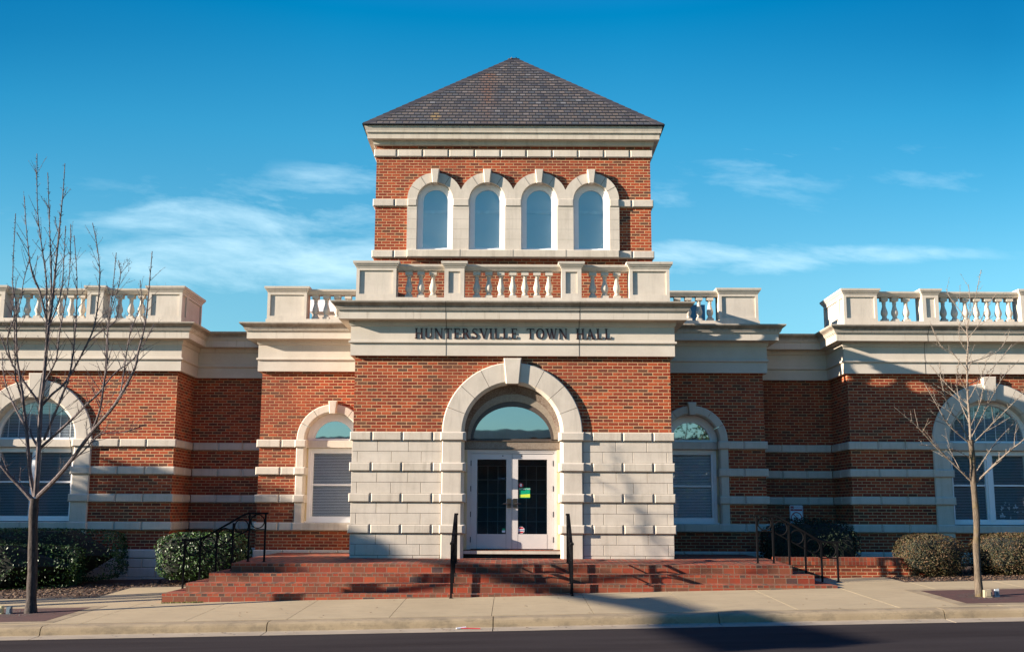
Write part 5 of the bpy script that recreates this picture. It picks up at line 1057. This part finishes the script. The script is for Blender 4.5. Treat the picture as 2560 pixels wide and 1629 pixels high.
# ================================================================== hedges, mulch
def se_r(d, rx, ry, rz, p): return (abs(d.x/rx)**p+abs(d.y/ry)**p+abs(d.z/rz)**p)**(-1/p)
def bush(label, blobs, nl, leaf, mat, cat='hedge', name='clipped_bush', group=None, seed=1, core=0.90, lump=0.05):
    rnd = random.Random(seed); c0 = blobs[0][0]; t = thing(name, label, cat, (c0[0], c0[1], gz(c0[0], c0[1])), group)
    m = MB(); tot = sum(b[1][0]*b[1][2]+b[1][0]*b[1][1]+b[1][1]*b[1][2] for b in blobs)
    for (c, r, p) in blobs:
        n = int(nl*(r[0]*r[2]+r[0]*r[1]+r[1]*r[2])/tot); c = Vector(c)
        for i in range(n):
            while True:
                d = Vector((rnd.gauss(0, 1)*r[0]**0.7, rnd.gauss(0, 1)*r[1]**0.7, rnd.gauss(0, 1)*r[2]**0.7))
                if d.length > 0.01: break
            d.normalize(); q = se_r(d, *r, p)*(1+lump*noise.noise(d*3.1+c)*2+0.5*lump*noise.noise(d*9+c))
            dep = rnd.random()**1.8*0.13; pt = c+d*(q-dep+rnd.uniform(0, 0.02))
            if pt.z < gz(pt.x, pt.y)+0.01: continue
            nrm = Vector((d.x/r[0]**2, d.y/r[1]**2, d.z/r[2]**2)).normalized(); nn = (nrm+Vector((rnd.uniform(-1, 1), rnd.uniform(-1, 1), rnd.uniform(-0.8, 1)))*0.95).normalized()
            u_ = nn.cross(Vector((rnd.uniform(-1, 1), rnd.uniform(-1, 1), rnd.uniform(-1, 1)))).normalized(); v_ = nn.cross(u_); L_ = leaf*rnd.uniform(0.7, 1.3); w_ = L_*0.5
            m.poly([pt-u_*L_*0.5, pt+v_*w_*0.5+nn*w_*0.15, pt+u_*L_*0.5, pt-v_*w_*0.5+nn*w_*0.15])
    m.build('leaves', mat, t, fixn=False)
    m = MB()
    for (c, r, p) in blobs:
        b = len(m.v); NU, NV = 28, 14
        for i in range(NV+1):
            th = math.pi*i/NV
            for j in range(NU):
                ph = 2*math.pi*j/NU; d = Vector((math.sin(th)*math.cos(ph), math.sin(th)*math.sin(ph), math.cos(th))); q = (se_r(d, *r, p)-0.11)*(1+lump*noise.noise(d*3.1+Vector(c))*2); m.v.append(tuple(Vector(c)+d*q))
        for i in range(NV):
            for j in range(NU): k = (j+1) % NU; m.f.append((b+i*NU+j, b+i*NU+k, b+(i+1)*NU+k, b+(i+1)*NU+j)); m.uv.append(None); m.mi.append(0)
    m.build('twig_core', CORE, t)
    return t
G = 'clipped bushes along the front'
bush('long dark holly hedge under the left arched window, behind the street tree', [((-11.4, 1.45, -0.02), (3.15, 0.62, 0.53), 8)], 15000, 0.055, HOLLY, group=G, seed=2, lump=0.02)
bush('lower front row of the holly hedge at the far left, behind the street tree', [((-12.0, 0.72, -0.22), (3.2, 0.5, 0.44), 8)], 13000, 0.055, HOLLY, group=G, seed=3, lump=0.02)
bush('glossy holly bush between the left handrail and the brick recess', [((-6.38, 1.0, -0.02), (0.88, 0.55, 0.47), 5)], 8000, 0.055, HOLLY, group=G, seed=4, lump=0.04)
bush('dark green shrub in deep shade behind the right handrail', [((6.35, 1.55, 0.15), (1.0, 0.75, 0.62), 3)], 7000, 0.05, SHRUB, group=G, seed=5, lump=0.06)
bush('round bronze-green bush left of the pale young tree', [((8.22, -0.05, 0.08), (0.64, 0.58, 0.42), 2.9)], 11000, 0.036, BOX, group=G, seed=6, lump=0.03)
bush('wide bronze-green bush at the right edge behind the pale young tree', [((10.05, 0.0, 0.10), (0.95, 0.6, 0.43), 3.2)], 13000, 0.036, BOX, group=G, seed=7, lump=0.03)
m = MB(); rnd = random.Random(3)
def chips(x0, x1, y0, y1, n, s=0.045):
    for i in range(n):
        x, y = rnd.uniform(x0, x1), rnd.uniform(y0, y1); a, b = rnd.uniform(0, 6.3), rnd.uniform(-0.5, 0.5); L_ = s*rnd.uniform(0.4, 1.2); w_ = L_*rnd.uniform(0.25, 0.6); z = gz(x, y)+rnd.uniform(0.0, 0.022)
        u_ = Vector((math.cos(a), math.sin(a), b)).normalized(); v_ = Vector((-math.sin(a), math.cos(a), rnd.uniform(-0.5, 0.5))).normalized(); p = Vector((x, y, z)); m.poly([p-u_*L_/2-v_*w_/2, p+u_*L_/2-v_*w_/2, p+u_*L_/2+v_*w_/2, p-u_*L_/2+v_*w_/2])
chips(-13, -7.66, -1.22, 1.2, 9000); chips(7.28, 13, -1.22, 1.2, 9000); chips(-7.6, -5.8, 0.42, 2.2, 1200)
o = m.build('mulch', CHIP, fixn=False); o['kind'] = 'stuff'; o['label'] = 'brown bark mulch'
m = MB()
for i in range(260):
    x = -6.07+rnd.random()**0.8*0.75; y = -2.37+rnd.uniform(-0.03, 0.0); z = gz(x, y); a = rnd.uniform(0, 6.3); h = rnd.uniform(0.01, 0.035); w_ = 0.007
    m.poly([(x-w_*math.cos(a), y-w_*math.sin(a), z), (x+w_*math.cos(a), y+w_*math.sin(a), z), (x+rnd.uniform(-0.015, 0.015), y+rnd.uniform(-0.015, 0.0), z+h)])
o = m.build('weeds', m_leaf('weed_blades', (0.10, 0.13, 0.02), (0.16, 0.17, 0.03), (0.20, 0.18, 0.05), 0.7), fixn=False); o['kind'] = 'stuff'; o['label'] = 'small yellow-green weeds'
m = MB()
for i in range(90):
    x = rnd.uniform(-9, 9); y = rnd.choice((rnd.uniform(-4.7, -2.5), rnd.uniform(-5.3, -5.05))); z = (gz(x, y)+0.004) if y > -4.72 else kz(x)-0.130; a = rnd.uniform(0, 6.3); L_ = rnd.uniform(0.012, 0.035)
    if y > -4.7 and -6.1 < x < 6 and y > -2.4: continue
    c_, s_ = math.cos(a), math.sin(a); m.poly([(x-c_*L_, y-s_*L_, z), (x+s_*L_*0.5, y-c_*L_*0.5, z+0.006), (x+c_*L_, y+s_*L_, z+0.004), (x-s_*L_*0.5, y+c_*L_*0.5, z+0.008)])
o = m.build('fallen_leaves', CHIP, fixn=False); o['kind'] = 'stuff'; o['label'] = 'scattered dry leaf fragments on pavement and gutter'
# ---- small ground fixtures at the tree feet, and the litter in the gutter
def fixture(name, label, x, y, w, d, h, mat, mat2, lean=0.0, group='small electrical boxes at the tree feet'):
    z = gz(x, y); t = thing(name, label, 'ground light', (x, y, z), group)
    m = MB(); P = [(x-w/2, z+0.004), (x+w/2, z+0.004), (x+w*0.42, z+h), (x-w*0.46, z+h*0.92)]; m.prism(P, y-d/2, y+d/2); m.build('housing', mat, t)
    m = MB(); m.box(x-w*0.3, x+w*0.3, y-d/2-0.006, y-d/2-0.0005, z+h*0.2, z+h*0.75); m.build('cover', mat2, t)
    return t
CREAM = m_plain('cream_plastic', (0.50, 0.46, 0.26), 0.5); BLUEG = m_plain('blue_grey_plastic', (0.12, 0.17, 0.20), 0.5); TAN = m_plain('tan_plastic', (0.32, 0.27, 0.18), 0.6)
fixture('electrical_box', 'cream outlet box left of the dark tree trunk', -8.29, -3.42, 0.115, 0.09, 0.13, CREAM, CREAM)
fixture('electrical_box', 'blue-grey outlet box touching the dark tree trunk', -8.11, -3.46, 0.075, 0.07, 0.12, BLUEG, BLUEG)
fixture('electrical_box', 'tan outlet box in front of the pale tree trunk', 7.59, -3.70, 0.12, 0.07, 0.13, TAN, TAN)
fixture('electrical_box', 'pale blue-grey plate right of the pale tree trunk', 7.75, -3.68, 0.075, 0.03, 0.135, m_plain('pale_blue_plastic', (0.42, 0.47, 0.50), 0.5), BLUEG)
st = thing('litter_straw', 'red and white straw wrapper lying in the gutter', 'litter', (-0.6, -5.1, kz(-0.6)-0.13))
zz = kz(-0.6)-0.128; m = MB(); m.tube([(-0.80, -5.13, zz), (-0.66, -5.09, zz+0.012)], 0.012, 6); m.build('white_end', WHT, st); m = MB(); m.tube([(-0.80, -5.11, zz+0.004), (-0.45, -5.14, zz)], 0.008, 6); m.build('red_stem', RED, st)
# ================================================================== trees
def smooth_pts(P, n=4):
    P = [Vector(p) for p in P]; out = []
    for i in range(len(P)-1):
        p0, p1, p2, p3 = P[max(i-1, 0)], P[i], P[i+1], P[min(i+2, len(P)-1)]
        for k in range(n):
            t = k/n; out.append(0.5*((2*p1)+(p2-p0)*t+(2*p0-5*p1+4*p2-p3)*t*t+(3*p1-p0-3*p2+p3)*t**3))
    out.append(P[-1]); return out
def twig(m, p, d, L_, r, rnd, depth, spurs=True):
    n = max(3, int(L_/0.07)); pts = [p.copy()]; q = p.copy(); dd = d.copy()
    for i in range(n):
        dd = (dd+Vector((rnd.uniform(-1, 1), rnd.uniform(-1, 1), rnd.uniform(-0.6, 1.1)))*0.05).normalized(); q = q+dd*(L_/n); pts.append(q.copy())
    m.tube(pts, [r*(1-0.6*i/n) for i in range(n+1)], 5)
    for i in range(1, n+1):
        if spurs:
            for _ in range(1 if rnd.random() < 0.8 else 2):
                s = Vector((rnd.uniform(-1, 1), rnd.uniform(-1, 1), rnd.uniform(-0.3, 1))).normalized(); a = pts[i]; m.tube([a, a+s*rnd.uniform(0.010, 0.022)], [0.0038, 0.0024], 4)
        if depth and rnd.random() < 0.22 and i < n:
            s = (dd+Vector((rnd.uniform(-1, 1), rnd.uniform(-1, 1), rnd.uniform(-0.4, 0.8)))*0.9).normalized(); twig(m, pts[i], s, L_*rnd.uniform(0.3, 0.55), r*0.7, rnd, depth-1, spurs)
def street_tree(label, limbs, barkm, twigm, base, seed, tipr, dens, tl, flare, lim):
    rnd = random.Random(seed); t = thing('bare_tree', label, 'tree', base, 'young bare trees along the kerb')
    for li, (P, r0) in enumerate(limbs):
        pts = smooth_pts(P, 5); m = MB(); n = len(pts); m2 = m
        if li == 0:
            rr = [r0*(1+flare*max(0, 1-(i/n)*7)**2)*(1-0.22*i/n)*(1+0.05*math.sin(i*1.3)) for i in range(n)]
            pts[0].z = gz(pts[0].x, pts[0].y)-0.05; m.tube(pts, rr, 14); m.build('trunk', barkm, t, smooth=True); continue
        rr = [max(tipr, r0*(1-i/(n-1))**0.95*lim+tipr*0.5) for i in range(n)]
        m.tube(pts, rr, 8)
        ac = 0.0; nxt = 0.22
        for i in range(1, n):
            seg = (pts[i]-pts[i-1]).length; ac += seg; f = i/(n-1)
            if rr[i] < 0.022:
                k = int(seg/0.05)+1
                for q in range(k):
                    if rnd.random() < 0.75:
                        s = Vector((rnd.uniform(-1, 1), rnd.uniform(-1, 1), rnd.uniform(-0.2, 1))).normalized(); a = pts[i-1].lerp(pts[i], q/k); m.tube([a+s*rr[i]*0.6, a+s*(rr[i]+rnd.uniform(0.014, 0.034))], [0.005, 0.003], 4)
            while ac > nxt:
                nxt += rnd.uniform(0.10, 0.30)/dens
                if f < 0.12: continue
                dr = (pts[i]-pts[i-1]).normalized(); sd = Vector((rnd.uniform(-1, 1), rnd.uniform(-1, 1), rnd.uniform(-0.1, 0.6))).normalized(); d = (dr*rnd.uniform(0.7, 1.2)+sd*0.75).normalized()
                if f > 0.9: break
                lg = rnd.random() < 0.42
                twig(m, pts[i], d, tl*(rnd.uniform(0.7, 1.5) if lg else rnd.uniform(0.12, 0.4))*(1-0.4*f), min(rr[i]*0.6, 0.0065), rnd, 1 if lg else 0)
        m.build('branch', twigm, t, smooth=False)
    return t
street_tree('dark-barked bare tree with many upright limbs in front of the left wing', LT, BARKL, TWIGL, (-7.97, -3.4, gz(-7.97, -3.4)), 11, 0.0066, 2.8, 0.40, 0.28, 0.78)
street_tree('slim pale-barked bare tree in front of the right wing', RT, BARKR, TWIGR, (7.62, -3.55, gz(7.62, -3.55)), 12, 0.0048, 1.7, 0.34, 0.22, 0.72)
def wild_tree(label, x, y, z, h, r, mat, seed, depth=4, group=None, name='bare_tree'):
    rnd = random.Random(seed); t = thing(name, label, 'tree', (x, y, z), group); m = MB(); mt = MB()
    def grow(p, d, L_, rad, k):
        n = 4; pts = [p]; q = p; dd = d
        for i in range(n): dd = (dd+Vector((rnd.uniform(-1, 1), rnd.uniform(-1, 1), rnd.uniform(-0.2, 0.6)))*0.14).normalized(); q = q+dd*L_/n; pts.append(q)
        (mt if k == depth else m).tube(pts, [rad*(1-0.4*i/n) for i in range(n+1)], 6 if k > 1 else 4, cap=False)
        if k:
            for j in range(rnd.choice((3, 4, 4))):
                i = rnd.choice((2, 3, 4, 4)); s = Vector((rnd.uniform(-1, 1), rnd.uniform(-1, 1), rnd.uniform(0.0, 0.9))).normalized(); grow(pts[i], (dd*0.9+s*0.75).normalized(), L_*rnd.uniform(0.55, 0.75), rad*0.5, k-1)
    grow(Vector((x, y, z)), Vector((0, 0, 1)), h*0.42, r, depth)
    mt.build('trunk', mat, t, smooth=True); m.build('crown', mat, t, fixn=False); return t
wild_tree('bare tree far behind the left balustrade', -17.0, 26.0, -0.8, 11.0, 0.16, TWIGL, 5, 5)
wild_tree('second bare tree behind the left balustrade, nearer the frame edge', -20.5, 24.0, -0.8, 10.5, 0.15, TWIGL, 9, 5)
# ---- what stands just outside the frame and shades the street: leafy trees, and a mast with an arm over the road
def leafy(label, x, y, h, rx, rz, nl, seed, zc=None):
    rnd = random.Random(seed); t = thing('leafy_tree', label, 'tree', (x, y, gz(x, y)), 'leafy trees further along the street'); z = gz(x, y)
    m = MB(); m.tube([(x, y, z-0.1), (x+0.05, y, z+h*0.3), (x, y+0.05, z+h*0.7)], [0.16, 0.12, 0.06], 10); 
    cl = [(Vector((x+rnd.uniform(-rx, rx)*0.75, y+rnd.uniform(-rx, rx)*0.75, z+h-rz+rnd.uniform(-rz, rz)*0.8)), rnd.uniform(0.28, 0.5)*rx) for _ in range(16)]
    for c, r in cl: m.tube([(x, y, z+h*0.35), tuple(c)], [0.05, 0.02], 5)
    m.build('trunk', BARKL, t, smooth=True); m = MB()
    for i in range(nl):
        c, r = rnd.choice(cl); d = Vector((rnd.gauss(0, 1), rnd.gauss(0, 1), rnd.gauss(0, 1))).normalized(); p = c+d*r*rnd.random()**0.5
        a = Vector((rnd.uniform(-1, 1), rnd.uniform(-1, 1), rnd.uniform(-1, 1))).normalized(); b = a.cross(d).normalized()*0.05; a = a*0.09
        m.poly([p-a, p+b, p+a, p-b])
    m.build('crown', HOLLY, t, fixn=False)
leafy('leafy tree outside the left edge beside the building', -20.0, -0.7, 6.4, 1.9, 2.3, 17000, 21)
leafy('leafy tree outside the left edge nearest the street', -20.4, -4.75, 6.62, 0.95, 0.55, 8000, 22)
leafy('leafy tree outside the left edge against the wing', -19.0, 1.9, 5.8, 1.8, 2.2, 12000, 23)
ms = thing('signal_mast', 'grey street signal mast with a long arm over the road', 'street pole', (-19.05, -5.2, gz(-19.05, -5.2)), None)
z0 = gz(-19.05, -5.2); m = MB(); m.tube([(-19.05, -5.2, z0-0.1), (-19.05, -5.2, z0+7.0)], [0.13, 0.10], 12); m.build('pole', GREYU, ms, smooth=True)
m = MB(); m.tube([(-18.85, -5.2, z0+6.45), (-18.25, -9.0, z0+6.8), (-17.05, -13.5, z0+6.9)], [0.15, 0.13, 0.10], 12); m.build('arm', GREYU, ms, smooth=True)
m = MB()
for y0_, y1_, h_ in ((-8.3, -10.2, 0.32), (-10.3, -13.4, 0.72)):
    xa, xb = -18.5+(-6.7-y0_)*0.18, -18.5+(-6.7-y1_)*0.18
    m.poly([(xa, y0_, z0+6.85-h_/2), (xb, y1_, z0+6.85-h_/2), (xb, y1_, z0+6.85+h_/2), (xa, y0_, z0+6.85+h_/2)]); m.poly([(xa+0.05, y0_, z0+6.85-h_/2), (xb+0.05, y1_, z0+6.85-h_/2), (xb+0.05, y1_, z0+6.85+h_/2), (xa+0.05, y0_, z0+6.85+h_/2)])
pieces(m, 'sign_panel', GREYU, ms, gap=0.08)
# ---- the other side of the street (seen only as reflections in the glass)
for nx, x0_, x1_ in (('left', -46, -16), ('right', 15, 44)):
    tb = thing('brick_building', 'taller brick building across the street at its %s end' % nx, 'building', ((x0_+x1_)/2, -28, -0.7))
    m = MB(); m.box(x0_, x1_, -38, -27.5, -1.3, 5.5); m.build('wall', BRICK, tb); m = MB(); m.box(x0_-0.2, x1_+0.2, -38.2, -27.3, 5.501, 5.9); m.build('parapet', STONE, tb)
    for i in range(7):
        for z_ in (0.4, 3.1): m = MB(); x = x0_+1.5+4*i; m.box(x, x+2.2, -27.499, -27.42, z_, z_+1.9); m.build('window', DARK, tb)
bd = thing('brick_storefront', 'low brick storefront across the street', 'building', (0, -30, -0.7))
m = MB(); m.box(-15.9, 14.9, -40, -30, -1.2, 4.6); m.build('wall', BRICK, bd); m = MB(); m.box(-15.95, 14.95, -40.2, -29.7, 4.601, 5.0); m.build('parapet', STONE, bd)
for i in range(7): m = MB(); x = -15+4.3*i; m.box(x, x+2.6, -29.99, -29.9, 0.2, 2.8); m.build('window', DARK, bd)
for i, (x, y, h) in enumerate(((8.5, -26, 7.5), (12.5, -26, 9), (24, -25.5, 8))): leafy('leafy tree across the street, %s' % ('left one', 'middle one', 'right one')[i], x, y, h, 2.6, 2.6, 3500, 30+i)
